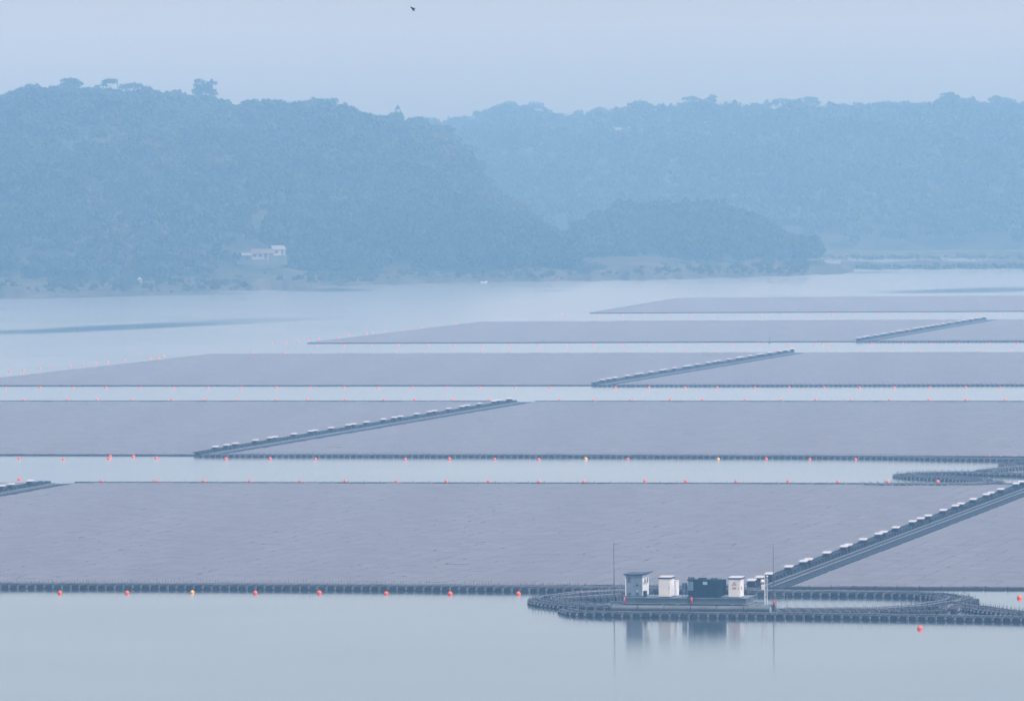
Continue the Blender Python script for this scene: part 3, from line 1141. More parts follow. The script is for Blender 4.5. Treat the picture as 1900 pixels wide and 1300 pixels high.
cable_walkway('long dark float chain along the front edge of the nearest left array',
              [(-250, 1090.5), (0, 1091.5), (400, 1093), (800, 1095.5), (1000, 1097.5), (1140, 1099.5), (1300, 1101.5), (1400, 1103)], [0, -1.3, -2.6], [-.65, -1.95], 100)
cable_walkway('float walkway looping left of the platform in a narrow hairpin',
              [(1200, 1102), (1140, 1103.5), (1070, 1108), (1030, 1113), (1010, 1118.5), (1014, 1122), (1042, 1126.5), (1080, 1130.5), (1140, 1132)], [0, 1.2, -1.2], [.6, -.6], 100)
cable_walkway('short inner float strand between the hairpin loop and the platform',
              [(1160, 1111), (1110, 1114), (1070, 1117), (1040, 1119), (1060, 1123), (1110, 1126)], [0, 1.1], [.5], 40)
cable_walkway('lowest float chain passing in front of the platform to the right edge',
              [(1042, 1137), (1065, 1142), (1110, 1144), (1250, 1145.5), (1450, 1147), (1650, 1149.5), (1800, 1152), (1960, 1155)], [0, -1.2], [-.6], 100)
cable_walkway('straight float walkway right of the platform ending in a bend at the right',
              [(1400, 1104), (1500, 1104.5), (1600, 1105.5), (1680, 1107), (1740, 1110), (1772, 1115), (1768, 1121), (1735, 1127), (1690, 1133), (1620, 1137), (1540, 1138), (1445, 1138)], [1.3, 0, -1.3], [.65, -.65], 100)
cable_walkway('float strand curving from the bend down to the right edge',
              [(1812, 1118), (1800, 1122), (1785, 1125), (1800, 1129), (1850, 1135), (1900, 1142), (1960, 1148)], [0, 1.3], [.65], 60)
cable_walkway('short float stub pointing at the gap below the bend',
              [(1745, 1138.5), (1700, 1140), (1640, 1141), (1560, 1141.5), (1450, 1142)], [0], [], 40)
cable_walkway('pale-piped float strand from the crossing to the right edge',
              [(1748, 1136), (1762, 1130), (1790, 1129.5), (1840, 1137), (1900, 1144.5), (1950, 1149)], [0, 1.2], [.6], 40)
# second row
cable_walkway('dotted dark float chain along the front of the second row right array',
              [(372, 848.5), (700, 849), (1000, 849.5), (1300, 850.5), (1550, 851.5), (1660, 853), (1740, 855), (1900, 857), (1980, 858)], [0, -1.3, -2.6], [-.65], 100)
cable_walkway('narrow S-shaped float loop behind the nearest right array',
              [(1960, 886), (1880, 884), (1790, 881.5), (1730, 881.5), (1694, 883.5), (1682, 885.5), (1698, 888), (1738, 890.5), (1790, 893.5), (1830, 897), (1838, 900), (1800, 902.5), (1730, 903), (1600, 903.2)], [0, 1.4, -1.4], [.7, -.7], 100)
cable_walkway('inner strand of the S-shaped float loop',
              [(1750, 886), (1790, 889), (1825, 894), (1841, 899)], [0, 1.3], [.6], 0)
cable_walkway('upper float strand leaving the S-shaped loop to the right edge',
              [(1815, 877), (1850, 873), (1900, 869.5), (1960, 868)], [0, 1.3], [.6], 0)
cable_walkway('float bend cut by the right frame edge beside the second row',
              [(1950, 859), (1890, 861.5), (1876, 864), (1900, 867.5), (1950, 868)], [0, 1.3], [], 0)
cable_walkway('thin dark float chain along the front of the third row right array',
              [(1105, 717.5), (1400, 717.5), (1700, 717), (1980, 716.5)], [0, -1.3], [], 0)
cable_walkway('thin dark float chain along the front of the fourth row right array',
              [(1592, 635.5), (1750, 635.2), (1980, 634.5)], [0, -1.3], [], 0)

# ------------------------------------------------------------------ equipment platform
PO = P(1133, 1133)
th = math.radians(-12.3)
PS = F / PO[1]                                   # photo pixels per metre at the platform
cth, sth = math.cos(th), math.sin(th)


def U(px, v):
    """along-platform coordinate seen at photo column px for depth v"""
    return (px - 1133) / (PS * cth) - v * 0.218


def ploc(u, v, z):
    return (PO[0] + u * cth - v * sth, PO[1] + u * sth + v * cth, z)


pe = empty('equipment_platform', ploc(0, 0, 0), th, 'grey floating steel platform carrying the cabinets and transformer', 'floating platform')
for v in (0.35, 2.2, 4.4, 6.6):
    u0, u1 = U(1136, v), U(1428, v)
    n = 6
    for q in range(n):
        a0, a1 = u0 + (u1 - u0) * q / n + .02, u0 + (u1 - u0) * (q + 1) / n - .05
        m = MB()
        m.tube((a0, v, .22), (a1, v, .22), .3, .3, 14)
        m.build('pontoon', M_pont, pe)
m = MB()
m.box(U(1153, 1.2), U(1386, 1.2), 1.2, 6.6, .52, .60)
m.box(U(1383, 1.2), U(1421, 1.2), 1.3, 5.0, .35, .43)
m.build('lower_deck', M_steel, pe)
m = MB()
d0, d1 = U(1160, 2.0), U(1384, 2.0)
m.box(d0, d1, 2.0, 6.6, .601, 1.10)
for q in range(9):
    x = d0 + (d1 - d0) * q / 9
    m.box(x, x + .06, 1.96, 1.999, .62, 1.10)
m.build('raised_deck', M_deck, pe)
m = MB()
m.box(d0 - .1, d1 + .1, 1.9, 6.7, 1.101, 1.14)
m.build('deck_plate', M_steel, pe)
for px in np.linspace(1140, 1425, 12):
    u = U(px, .35)
    m = MB()
    m.box(u, u + .12, .3, 2.0, .50, .519)
    m.build('crossbeam', M_black, pe)
for u0, u1 in ((U(1160, .9), U(1228, .9)), (U(1232, .9), U(1252, .9)), (U(1262, .9), U(1355, .9)), (U(1362, .9), U(1378, .9))):
    m = MB()
    m.box(u0, u1, .8, 1.1, .545, .62)
    m.build('rolled_cable', M_black, pe)
for (a_, b_) in ((1134, 1158), (1384, 1448)):
    m = MB()
    xs = np.linspace(U(a_, 1.0), U(b_, 1.0), 5 if a_ < 1200 else 8)
    for x in xs:
        m.tube((x, 1.0, .35), (x, 1.0, 1.35), .022, .022, 5)
    for z in (.85, 1.35):
        m.tube((xs[0], 1.0, z), (xs[-1], 1.0, z), .016, .016, 4)
    m.build('railing', M_steel, pe)
    m = MB()
    for x in np.linspace(xs[0], xs[-1], 4):
        m.tube((x, 4.6, .35), (x, 4.6, 1.35), .022, .022, 5)
    m.tube((xs[0], 4.6, 1.3), (xs[-1], 4.6, 1.3), .016, .016, 4)
    m.build('railing', M_steel, pe)
ZD = 1.141    # top of the deck plate


def on_deck(px, v, z=ZD):
    return ploc(U(px, v), v, z)


# control kiosk with upturned slate roof
V0 = 2.3
e = empty('control_kiosk', on_deck(1162, V0), th, 'tall blue-grey control kiosk with dark overhanging roof at the left of the platform', 'kiosk')
KW, KD, KH = 31 / PS / cth, 3.2, 2.16
m = MB()
m.box(0, KW, 0, KD, .12, KH, bev=.02)
m.box(.05, KW - .05, .05, KD - .05, 0, .119)
m.build('body', M_blueg, e)
m = MB()
m.add([(KW + .004, .05, .14), (KW + .004, KD - .05, .14), (KW + .004, KD - .05, KH - .05), (KW + .004, .05, KH - .05), (KW + .02, .05, .14), (KW + .02, KD - .05, .14), (KW + .02, KD - .05, KH - .05), (KW + .02, .05, KH - .05)],
      [(4, 5, 6, 7), (0, 1, 5, 4), (1, 2, 6, 5), (2, 3, 7, 6), (3, 0, 4, 7)])
m.build('side_cladding', M_offw, e)
m = MB()
m.box(-.03, .06, -.021, .05, .14, KH - .03)
m.build('corner_trim', M_offw, e)
m = MB()
m.box(-.18, KW + .12, -.15, KD + .2, KH + .001, KH + .14, bev=.02)
m.add([(KW + .12, -.15, KH + .02), (KW + .40, -.10, KH + .14), (KW + .40, KD + .1, KH + .14), (KW + .12, KD + .2, KH + .02),
       (KW + .12, -.15, KH + .15), (KW + .40, -.10, KH + .24), (KW + .40, KD + .1, KH + .24), (KW + .12, KD + .2, KH + .15)],
      [(3, 2, 1, 0), (4, 5, 6, 7), (0, 1, 5, 4), (1, 2, 6, 5), (2, 3, 7, 6)])
m.build('roof', M_slate, e)
for (x0, x1) in ((.09, KW * .53), (KW * .55, KW - .07)):
    d = MB()
    d.box(x0, x1, -.022, -.002, .18, KH - .12)
    dd = d.build('door', M_blueg, e)
    hnd = MB()
    hnd.box(x1 - .08, x1 - .05, -.05, -.023, 1.0, 1.16)
    hnd.build('handle', M_dark, dd)
for (x, z) in ((.40, 1.84), (.40, .36), (1.18, .36)):
    v_ = MB()
    v_.tube((x, -.023, z), (x, -.055, z), .17, .16, 16)
    for q in range(4):
        v_.box(x - .13, x + .13, -.07, -.056, z - .11 + q * .06, z - .085 + q * .06)
    v_.build('vent', M_blueg2, e)
m = MB()
m.box(1.05, 1.27, -.035, -.023, 1.12, 1.27)
m.build('window', M_glass, e)
m = MB()
m.box(1.10, 1.22, -.034, -.023, .56, .66)
m.build('warning_plate', M_offw, e)
# stencilled marks on the door, unreadable at this distance: a row of short dark strokes
m = MB()
for q, (w_, h_) in enumerate(((.06, .19), (.05, .17), (.08, .15), (.03, .19), (.03, .09))):
    m.box(.20 + q * .095, .20 + q * .095 + w_, -.027, -.023, 1.44, 1.44 + h_)
m.build('stencil_marks', M_slate, e)
for (y, r_) in ((.75, .36), (2.0, .36)):
    f_ = MB()
    f_.tube((KW + .021, y, 1.62), (KW + .12, y, 1.62), r_, r_, 20)
    fan = f_.build('fan_housing', M_offw, e)
    g_ = MB()
    g_.tube((KW + .121, y, 1.62), (KW + .135, y, 1.62), r_ * .82, r_ * .82, 20)
    g_.build('fan_grille', M_blueg2, fan)
m = MB()
m.box(KW + .03, KW + .30, .25, .85, .05, .62, bev=.03)
m.build('cooling_unit', M_teal2, e)


def cabinet(px0, px1, v, depth, h, label, sign):
    W = (px1 - px0) / PS / cth
    e = empty('switch_cabinet', on_deck(px0, v), th, label, 'cabinet', 'white switch cabinets on the platform')
    b = MB()
    b.box(0, W, 0, depth, .08, h, bev=.015)
    b.build('body', M_white, e)
    b = MB()
    b.box(-.02, W + .03, -.02, depth + .03, 0, .079)
    b.build('plinth', M_band, e)
    b = MB()
    b.box(-.05, W + .09, -.06, depth + .09, h + .001, h + .13)
    rf = b.build('roof_band', M_band, e)
    b = MB()
    b.add([(-.05, -.06, h + .131), (W + .09, -.06, h + .131), (W + .09, depth + .09, h + .131), (-.05, depth + .09, h + .131),
           (-.05, -.06, h + .14), (W + .09, -.06, h + .14), (W + .09, depth + .09, h + .21), (-.05, depth + .09, h + .21)],
          [(4, 5, 6, 7), (0, 1, 5, 4), (1, 2, 6, 5), (2, 3, 7, 6), (3, 0, 4, 7)])
    b.build('roof', M_hood, e)
    b = MB()
    b.box(.04, W - .04, -.018, -.002, .14, h - .05)
    dr = b.build('door', M_white, e)
    b = MB()
    b.box(W - .16, W - .12, -.04, -.0185, h * .45, h * .58)
    b.build('handle', M_strap, dr)
    b = MB()
    for q in range(3):
        b.box(W + .001, W + .016, .12 + q * depth * .31, .12 + q * depth * .31 + depth * .27, .14, h - .1)
    b.build('side_panel', M_offw, e)
    if sign == 1:
        s = MB()
        # warning triangle outline with a lightning stroke
        cx, cz = W * .5, h * .76
        tri = [(cx, cz + .22), (cx - .22, cz - .16), (cx + .22, cz - .16)]
        for k in range(3):
            s.tube((tri[k][0], -.024, tri[k][1]), (tri[(k + 1) % 3][0], -.024, tri[(k + 1) % 3][1]), .018, .018, 4)
        s.tube((cx + .03, -.024, cz + .09), (cx - .05, -.024, cz - .02), .016, .016, 4)
        s.tube((cx - .05, -.024, cz - .02), (cx + .05, -.024, cz), .016, .016, 4)
        s.tube((cx + .05, -.024, cz), (cx - .02, -.024, cz - .11), .016, .016, 4)
        s.build('warning_symbol', M_dark, e)
        s = MB()
        for q in range(5):
            s.box(W * .5 - .2 + q * .085, W * .5 - .14 + q * .085, -.026, -.019, h * .50, h * .57)
        s.box(W * .5 - .2, W * .5 + .2, -.026, -.019, h * .455, h * .475)
        s.build('red_lettering', M_red, e)
        s = MB()
        s.box(W + .017, W + .04, .35, .75, h * .42, h * .62)
        s.build('red_plate', mat('faded_red', (.6, .12, .1), .6), e)
    return e


cabinet(1223, 1245, 2.3, 1.9, 1.83, 'plain white cabinet with dark roof band between kiosk and transformer', 0)
cabinet(1352, 1374, 2.1, 1.9, 1.83, 'white cabinet with warning triangle and red lettering right of the transformer', 1)
# grey locker just behind the plain cabinet
e = empty('grey_locker', on_deck(1246, 4.4), th, 'slim grey locker tucked behind the plain white cabinet', 'locker')
m = MB()
m.box(0, .62, 0, 1.2, .05, 1.45, bev=.02)
m.build('body', M_offw, e)
m = MB()
m.box(-.02, .64, -.02, 1.22, 1.451, 1.5)
m.build('lid', M_white, e)

# transformer
e = empty('transformer', on_deck(1276, 2.2), th, 'big dark teal oil transformer in the middle of the platform', 'transformer')
TW, TD, TH = 57 / PS / cth, 1.7, 1.72
m = MB()
m.box(.1, TW, .12, TD, .12, TH - .06)
m.box(0, TW + .02, 0, TD + .1, 0, .119)
m.build('tank', M_teal, e)
m = MB()
m.box(-.03, TW + .03, .02, TD + .08, TH - .059, TH + .03)
for x in np.linspace(.1, TW - .1, 11):
    m.tube((x, .08, TH + .031), (x, .08, TH + .06), .025, .025, 6)
m.build('tank_cover', M_teal2, e)
m = MB()
for x in np.linspace(.62, TW - .1, 17):
    m.box(x, x + .05, .03, .119, .2, TH - .15)
m.build('front_radiator', M_teal, e)
m = MB()
for q in range(9):
    m.box(TW + .03, TW + .52, .1 + q * .18, .15 + q * .18, .2, TH + .01)
m.box(TW + .001, TW + .03, .1, TD - .05, .2, .3)
m.build('side_radiator', M_teal2, e)
m = MB()
m.box(.12, .60, -.16, .02, .72, 1.56, bev=.02)
m.build('terminal_box', mat('grey_box', (.10, .15, .21), .5), e)
m = MB()
m.box(1.55, 1.98, -.02, .025, 1.28, 1.56)
m.build('rating_plate', mat('plate_metal', (.28, .38, .45), .4), e)
for x in (.05, .28, .5):
    b_ = MB()
    b_.tube((x, .7, TH + .031), (x, .7, TH + .26), .08, .05, 8)
    for q in range(3):
        b_.tube((x, .7, TH + .07 + q * .06), (x, .7, TH + .095 + q * .06), .11, .11, 8)
    b_.build('bushing', M_teal2, e)
for x in (2.35, 2.55, 2.78):
    b_ = MB()
    b_.tube((x, .6, TH + .031), (x, .6, TH + .2), .07, .05, 8)
    b_.tube((x, .6, TH + .09), (x, .6, TH + .12), .1, .1, 8)
    b_.build('bushing', M_teal2, e)
m = MB()
m.tube((.95, .9, TH + .1), (1.75, .9, TH + .1), .09, .09, 10)
m.build('oil_conservator', M_teal2, e)
e = empty('junction_box', on_deck(1266.5, 2.3), th, 'slate blue junction box at the left end of the transformer', 'electrical box')
m = MB()
m.box(0, .42, 0, .5, .28, 1.42, bev=.02)
m.build('box_body', M_blueg2, e)
m = MB()
for x in (.04, .38):
    m.tube((x, .1, 0), (x, .1, .3), .03, .03, 5)
m.build('stand', M_dark, e)
m = MB()
m.box(.12, .3, -.012, -.002, .55, .8)
m.build('data_plate', M_blueg, e)


def extinguisher(px, v, z, h, label):
    e = empty('fire_extinguisher', ploc(U(px, v), v, z), th, label, 'fire extinguisher', 'red fire extinguishers on the platform')
    m = MB()
    m.tube((0, 0, 0), (0, 0, h * .75), .12, .12, 12)
    m.ball((0, 0, h * .75), .12, .7, 12, 6)
    m.build('cylinder', M_red, e, True)
    m = MB()
    m.tube((0, 0, h * .82), (0, 0, h), .05, .04, 6)
    m.tube((0, 0, h * .95), (.18, -.02, h * .9), .025, .02, 5)
    m.tube((.18, -.02, h * .9), (.17, -.02, h * .35), .02, .02, 5)
    m.build('valve_and_hose', M_dark, e)


extinguisher(1159, 1.15, .60, .82, 'red extinguisher at the left end of the platform beside the kiosk')
extinguisher(1283.5, 1.75, .60, .78, 'red extinguisher standing before the transformer')
extinguisher(1435, .8, .40, .85, 'red extinguisher beside the right mast')


def mast(name, px, py0, py1, label, D=None, r=.045, cat='mast'):
    b = P(px, py0)
    hgt = (py0 - py1) * b[1] / F
    e = empty(name, (b[0], b[1], 0), 0, label, cat, 'thin lightning masts')
    m = MB()
    m.tube((0, 0, 0), (0, 0, hgt * .55), r, r * .8, 6)
    m.tube((0, 0, hgt * .55), (0, 0, hgt * .96), r * .7, r * .5, 6)
    m.build('pole', M_slate, e)
    m = MB()
    m.tube((0, 0, hgt * .96), (0, 0, hgt), r * .35, .005, 5)
    m.build('tip', M_dark, e)
    m = MB()
    m.box(-.2, .2, -.2, .2, -.05, .34, bev=.03)
    m.build('foot', M_dark, e)


mast('lightning_mast', 1140, 1128, 1003, 'tall thin mast left of the kiosk')
mast('lightning_mast', 1436, 1130, 1008, 'tall thin mast at the right end of the platform')
mast('lightning_mast', 1896, 905, 862, 'thin mast at the right frame edge beside the S-shaped loop', r=.05)
mast('lightning_mast', 1428, 636, 620, 'tiny mast on the front edge of the fourth row', r=.04)

b = P(1421, 1131)
e = empty('camera_post', (b[0], b[1], 0), th, 'pair of white posts carrying a globe and a small box right of the platform', 'post')
m = MB()
m.tube((-.05, 0, 0), (-.05, 0, 3.15), .045, .04, 8)
m.tube((.17, 0, 0), (.17, 0, 3.2), .03, .03, 8)
m.tube((.17, 0, 3.2), (.17, 0, 3.28), .12, .10, 8)
m.build('posts', M_offw, e)
m = MB()
m.tube((-.05, 0, 2.85), (-.28, 0, 2.85), .03, .03, 5)
m.ball((-.30, -.05, 2.72), .18, 1.15, 12, 8)
m.build('globe', M_white, e, True)
m = MB()
m.box(-.40, -.12, -.1, .12, 1.9, 2.42, bev=.03)
m.build('box', M_white, e)

# ------------------------------------------------------------------ buoys
def buoy_mesh(m0):
    b = MB()
    b.ball((0, 0, 0), .255, 1.0, 16, 12, 0)
    b.tube((0, 0, .24), (0, 0, .31), .05, .04, 7, 0)
    return b.mesh('buoy', [m0], True)


BM = {'o': buoy_mesh(M_orange), 'y': buoy_mesh(M_yellow)}
LINES = [
    ('before the nearest left array', .0, [(110, 1101), (235, 1101), (356, 1100, 'y'), (473, 1101), (592, 1101), (716, 1102), (835, 1102.5), (962, 1102.5), (1080, 1103)]),
    ('behind the nearest arrays', 0, [(35, 890), (188, 893.5), (290, 893), (378, 893.5), (463, 893.5), (557, 893.5), (640, 893), (735, 893.5), (828, 893.5), (907, 894), (1000, 894), (1083, 894), (1197, 892.5), (1273, 894), (1366, 894), (1463, 893.5), (1555, 894), (1647, 894), (1741, 894.5)]),
    ('before the second row of arrays', 0, [(35, 851), (117, 852.5), (201, 851.5), (204, 847), (247, 847.5), (290, 850.5), (419, 852), (501, 852), (585, 852), (679, 849), (752, 852.5), (834, 852.5), (918, 852.5), (1000, 853), (1087, 852, 'y'), (1165, 852.5), (1263, 849.5), (1333, 852.5, 'y'), (1422, 852.5), (1503, 853), (1588, 853), (1670, 853), (1836, 848.5), (1858, 848.5), (1880, 848.5)]),
    ('behind the second row of arrays', 0, [(x, 741.8) for x in (43, 126, 180, 245, 318, 380, 440, 512.5, 570, 640, 712, 770, 840, 908, 1038, 1100.5, 1169.5, 1244, 1304.5, 1384, 1449, 1514, 1580, 1651, 1724, 1793, 1866)]),
    ('before the third row of arrays', 0, [(x, 719.5) for x in (10.5, 75, 135, 196, 260, 322, 386, 447.5, 513, 575, 638, 702, 765, 828, 891, 956, 1020, 1142, 1204, 1271.5, 1331, 1401, 1465, 1530, 1595, 1660, 1725, 1793, 1857)]),
    ('behind the third row of arrays', 0, [(x, 655.6 - x * .0013) for x in (468, 528, 580, 633, 734, 788, 840, 894, 947.5, 1003, 1056.5, 1108, 1163, 1219.5, 1272, 1328, 1384, 1440, 1540, 1598, 1649, 1706.5, 1819.5, 1876)]),
    ('on open water off the slanting third-row edge', 0, [(18, 690), (43, 687), (74, 684), (98, 681), (131, 679), (155, 676), (179, 673.5), (200, 671), (230, 668), (280, 664), (294, 666), (304, 661)]),
    ('tied to the slanting third-row edge', 1, [(3, 701), (38, 696), (52, 695), (66, 694), (80, 693), (97, 691), (108, 690.5), (122, 688.5), (148, 685.5), (175, 682), (202, 679.5), (230, 677), (252, 674.5), (283, 671), (302, 669), (350, 664), (385, 660.5)]),
    ('before the fourth row of arrays', 0, [(x, 641.7 - (x - 588) * .0031) for x in (588, 639, 690, 740, 795, 844, 896, 946, 999, 1051.5, 1100, 1154, 1203, 1256.5, 1307, 1359, 1412, 1465.5, 1512.5, 1526, 1539, 1619.5, 1675, 1727, 1780, 1836, 1887.5)]),
    ('behind the fourth row of arrays', 0, [(x, 596.4 - (x - 976) * .004) for x in (976, 1024, 1069, 1110, 1152.5, 1199, 1245, 1287.5, 1336.5, 1381, 1426, 1470.5, 1515.5, 1562, 1656, 1702, 1748)]),
    ('off the slanting fourth-row edge', 0, [(505, 637), (532, 635), (554, 633.5), (572, 631), (592, 629), (629, 626), (642, 622.5), (648, 621), (681, 619), (691, 617), (715, 615), (749, 612.5), (766, 610), (782, 608.5), (798, 604.5), (846, 600.5), (888, 602.5)]),
    ('tied to the slanting fourth-row edge', 1, [(664, 627), (752, 617.5), (790, 613), (812, 610), (835, 607), (860, 605), (874, 604)]),
    ('before the farthest array', 0, [(x, 585 - (x - 1111) * .0043) for x in (1111.5, 1156, 1196, 1239, 1280.5, 1324, 1369, 1414, 1455.5, 1500, 1544, 1587, 1632, 1676, 1721, 1812, 1856)]),
    ('off the left edge of the farthest array', 0, [(1043, 583), (1090, 576), (1133, 573), (1152, 573), (1167, 571), (1176, 569), (1191, 567.5), (1203, 566.5), (1217, 565), (1228, 564), (1240, 562), (1255, 559), (1357, 554)]),
]
for (where, small, pts) in LINES:
    for i, p in enumerate(pts):
        q = P(p[0], p[1], 0)
        y = len(p) > 2
        o = link('mooring_buoy', BM['y' if y else 'o'], None, (q[0], q[1], .05))
        s = (.5 if small else .93) * random.uniform(.88, 1.08)
        o.scale = (s, s, s * random.uniform(.95, 1.05))
        o.rotation_euler = (random.uniform(-.2, .2), random.uniform(-.2, .2), random.uniform(0, 6))
        tag(o, '%s buoy %s, %s from the left' % ('yellow' if y else ('little orange' if small else 'orange'), where, ORD[i]), 'buoy', 'orange mooring buoys')
for (px, py, lab) in [(1708, 1167, 'orange buoy alone on the near water below all the walkways'),
                      (1643, 1107, 'orange buoy beside the straight float walkway right of the platform'),
                      (1893, 1110, 'orange buoy in open water right of the walkway bend')]:
    q = P(px, py)
    o = link('mooring_buoy', BM['o'], None, (q[0], q[1], .05))
    tag(o, lab, 'buoy', 'orange mooring buoys')

# ------------------------------------------------------------------ houses and small things on the shore
def at_shore(px, py, D):
    return PD(px, py, D)


def house(name, px0, px1, pyb, D, depth, hw, hr, wallm, roofm, label, rot=0.0, gable='side', win=3):
    pxm = (px0 + px1) / 2
    b = PD(pxm, pyb, D)
    W = (px1 - px0) * D / F
    e = empty(name, (b[0], b[1], b[2]), rot, label, 'house')
    m = MB()
    m.box(-W / 2, W / 2, 0, depth, -1.5, hw)
    if gable == 'side':
        m.add([(-W / 2, 0, hw), (-W / 2, depth, hw), (-W / 2, depth / 2, hw + hr)], [(0, 1, 2)])
        m.add([(W / 2, 0, hw), (W / 2, depth, hw), (W / 2, depth / 2, hw + hr)], [(0, 1, 2)])
    wl = m.build('wall', wallm, e)
    o = .35
    r = MB()
    for sgn in (0, 1):
        y0, yr = (-o, depth / 2) if sgn == 0 else (depth + o, depth / 2)
        z0 = hw - hr * o / (depth / 2)
        t = .12
        r.add([(-W / 2 - o, y0, z0), (W / 2 + o, y0, z0), (W / 2 + o, yr, hw + hr), (-W / 2 - o, yr, hw + hr),
               (-W / 2 - o, y0, z0 + t), (W / 2 + o, y0, z0 + t), (W / 2 + o, yr, hw + hr + t), (-W / 2 - o, yr, hw + hr + t)],
              [(4, 5, 6, 7), (3, 2, 1, 0), (0, 1, 5, 4), (1, 2, 6, 5), (3, 0, 4, 7)])
    r.build('roof', roofm, e)
    for k in range(win):
        x = -W / 2 + W * (k + .5) / win
        f = MB()
        if k == win // 2:
            f.box(x - .45, x + .45, -.06, -.002, 0, min(2.0, hw - .2))
            f.build('door', M_dark, e)
        else:
            f.box(x - .5, x + .5, -.06, -.002, hw * .35, hw * .75)
            f.build('window', M_glass, e)
    return e


house('long_house', 468, 508, 480, 2437, 4.0, 2.0, 1.3, M_plaster, M_redroof, 'long low house with reddish roof on the far shore', 0.06, win=4)
house('small_house', 506, 531, 474, 2443, 3.2, 2.3, 1.1, M_shed, M_tin, 'small white-gabled house behind the right end of the long one', 0.5, win=2)
house('shed', 439, 466, 482, 2436, 3.0, 1.6, .7, M_concrete, M_tin, 'low tin-roofed shed left of the long house', -0.15, win=2)
b = PD(516, 486, 2434)
e = empty('retaining_wall', tuple(b), 0, 'pale concrete terrace wall under the small house', 'wall')
m = MB()
m.box(-3.2, 3.2, 0, .4, -1, 2.2)
m.build('wall_face', M_concrete, e)
m = MB()
m.box(-3.3, 3.3, -.05, .5, 2.201, 2.35)
m.build('coping', M_plaster, e)
b = PD(487, 486, 2432)
e = empty('retaining_wall', tuple(b), 0, 'low terrace wall under the long house', 'wall')
m = MB()
m.box(-4.2, 2.0, 0, .4, -1, .9)
m.build('wall_face', M_concrete, e)


def tent(px, py, D, w_, h_, label):
    b = PD(px, py, D)
    e = empty('white_shelter', tuple(b), .3, label, 'shelter', 'small white shelters on the shore')
    m = MB()
    m.add([(-w_ / 2, -w_ / 2, h_ * .6), (w_ / 2, -w_ / 2, h_ * .6), (w_ / 2, w_ / 2, h_ * .6), (-w_ / 2, w_ / 2, h_ * .6), (0, 0, h_), (0, 0, h_ * .55)],
          [(0, 1, 4), (1, 2, 4), (2, 3, 4), (3, 0, 4), (1, 0, 5), (2, 1, 5), (3, 2, 5), (0, 3, 5)])
    m.build('roof', M_hood, e)
    for x in (-.45, .45):
        for y in (-.45, .45):
            m = MB()
            m.tube((x * w_, y * w_, -.6), (x * w_, y * w_, h_ * .6), .05, .05, 5)
            m.build('leg', M_offw, e)


tent(259, 521, 2352, 1.2, 1.2, 'small white shelter low on the left shore')
tent(1178, 502, 2590, 1.2, 1.2, 'small white shelter before the grassy bank in the middle')
tent(1522, 479, 2760, 1.3, 1.2, 'tiny pale shelter where the far shore meets the headland')


def boat(px, py, label, ln=3.4, rz=.1):
    q = P(px, py)
    e = empty('rowing_boat', (q[0], q[1], 0), rz, label, 'boat', None)
    m = MB()
    secs = []
    for t in np.linspace(-1, 1, 9):
        wd = .5 * (1 - abs(t) ** 2.4) + .03
        z = .42 + .22 * t * t
        secs.append([(t * ln / 2, -wd, z), (t * ln / 2, -wd * .6, .02 + .1 * t * t), (t * ln / 2, 0, -.08 + .15 * t * t), (t * ln / 2, wd * .6, .02 + .1 * t * t), (t * ln / 2, wd, z)])
    vs = [p for s in secs for p in s]
    fs = [(i * 5 + j, i * 5 + j + 1, i * 5 + j + 6, i * 5 + j + 5) for i in range(8) for j in range(4)]
    m.add(vs, fs)
    m.build('hull', M_offw, e)
    for x in (-.7, .2, .9):
        m = MB()
        m.box(x, x + .2, -.42, .42, .3, .34)
        m.build('bench', M_bark, e)


boat(898, 524.5, 'small pale boat at the water edge below the wooded spur', 2.4, .3)

# ------------------------------------------------------------------ bird
b = PD(766, 17, 230.0)
e = empty('flying_bird', tuple(b), 0, 'small black bird flying high in the pale sky', 'bird')
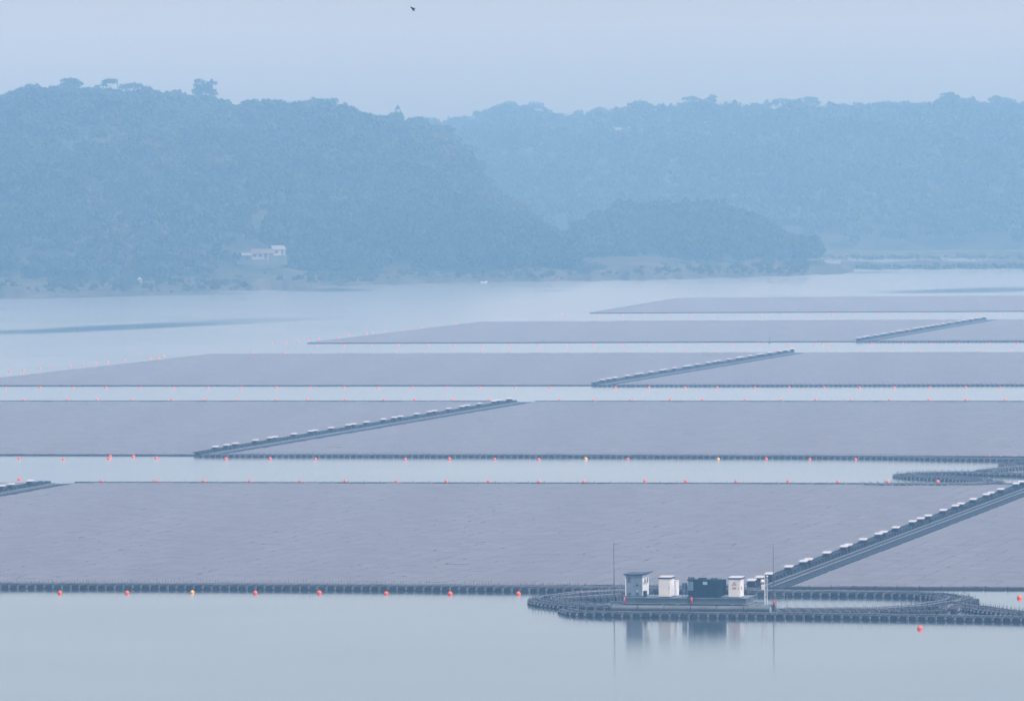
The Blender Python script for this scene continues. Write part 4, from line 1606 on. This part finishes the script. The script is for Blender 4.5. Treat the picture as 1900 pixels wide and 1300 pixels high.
# heading up-left in the picture, wings swept back
m = MB()
hd = Vector((-.62, .35, .62)).normalized()
sd = Vector((.75, .45, .35)).normalized()
pts, rad = [-.115, -.09, -.05, 0, .05, .09, .12], [.004, .016, .026, .03, .022, .014, .004]
side = hd.cross(Vector((0, 1, 0))).normalized()
upv = side.cross(hd).normalized()
vs, fs = [], []
for t, r_ in zip(pts, rad):
    c = hd * (-t)
    vs += [c + side * math.cos(k * PI / 4) * r_ + upv * math.sin(k * PI / 4) * r_ for k in range(8)]
for i in range(len(pts) - 1):
    fs += [(i * 8 + k, i * 8 + (k + 1) % 8, i * 8 + 8 + (k + 1) % 8, i * 8 + 8 + k) for k in range(8)]
m.add(vs, fs)
m.build('body', M_bird, e, True)
for sgn, spread in ((1, .40), (-1, .62)):
    wv = MB()
    out = (side * sgn * spread - hd * 1.15).normalized()
    A = hd * .05 + side * sgn * .015
    B = -hd * .045 + side * sgn * .015
    mid_ = A + out * .08 + upv * .01
    tip = A + out * .155
    t_ = upv * .004
    for q in ((A, mid_, -hd * .03 + mid_, B), (mid_, tip, tip - hd * .005, mid_ - hd * .03)):
        vv_ = [p + t_ for p in q] + [p - t_ for p in q]
        wv.add(vv_, [(0, 1, 2, 3), (7, 6, 5, 4), (0, 4, 5, 1), (1, 5, 6, 2), (2, 6, 7, 3), (3, 7, 4, 0)])
    wv.build('wing', M_bird, e)

# ------------------------------------------------------------------ haze
hm = MB()
hm.box(-700, 700, -40, 4360, -1, 125)
M_haze = bpy.data.materials.new('haze_air')
M_haze.use_nodes = True
nt = M_haze.node_tree
nt.nodes.clear()
out = nt.nodes.new('ShaderNodeOutputMaterial')
pv = nt.nodes.new('ShaderNodeVolumePrincipled')
pv.inputs['Density'].default_value = HAZE_D
pv.inputs['Color'].default_value = (0.325, 0.665, 1.0, 1)
pv.inputs['Absorption Color'].default_value = (1, 1, 1, 1)
pv.inputs['Anisotropy'].default_value = 0.1
nt.links.new(pv.outputs[0], out.inputs['Volume'])
tag(hm.build('haze', M_haze), 'thin blue haze hanging over the whole lake', 'haze', kind='stuff')
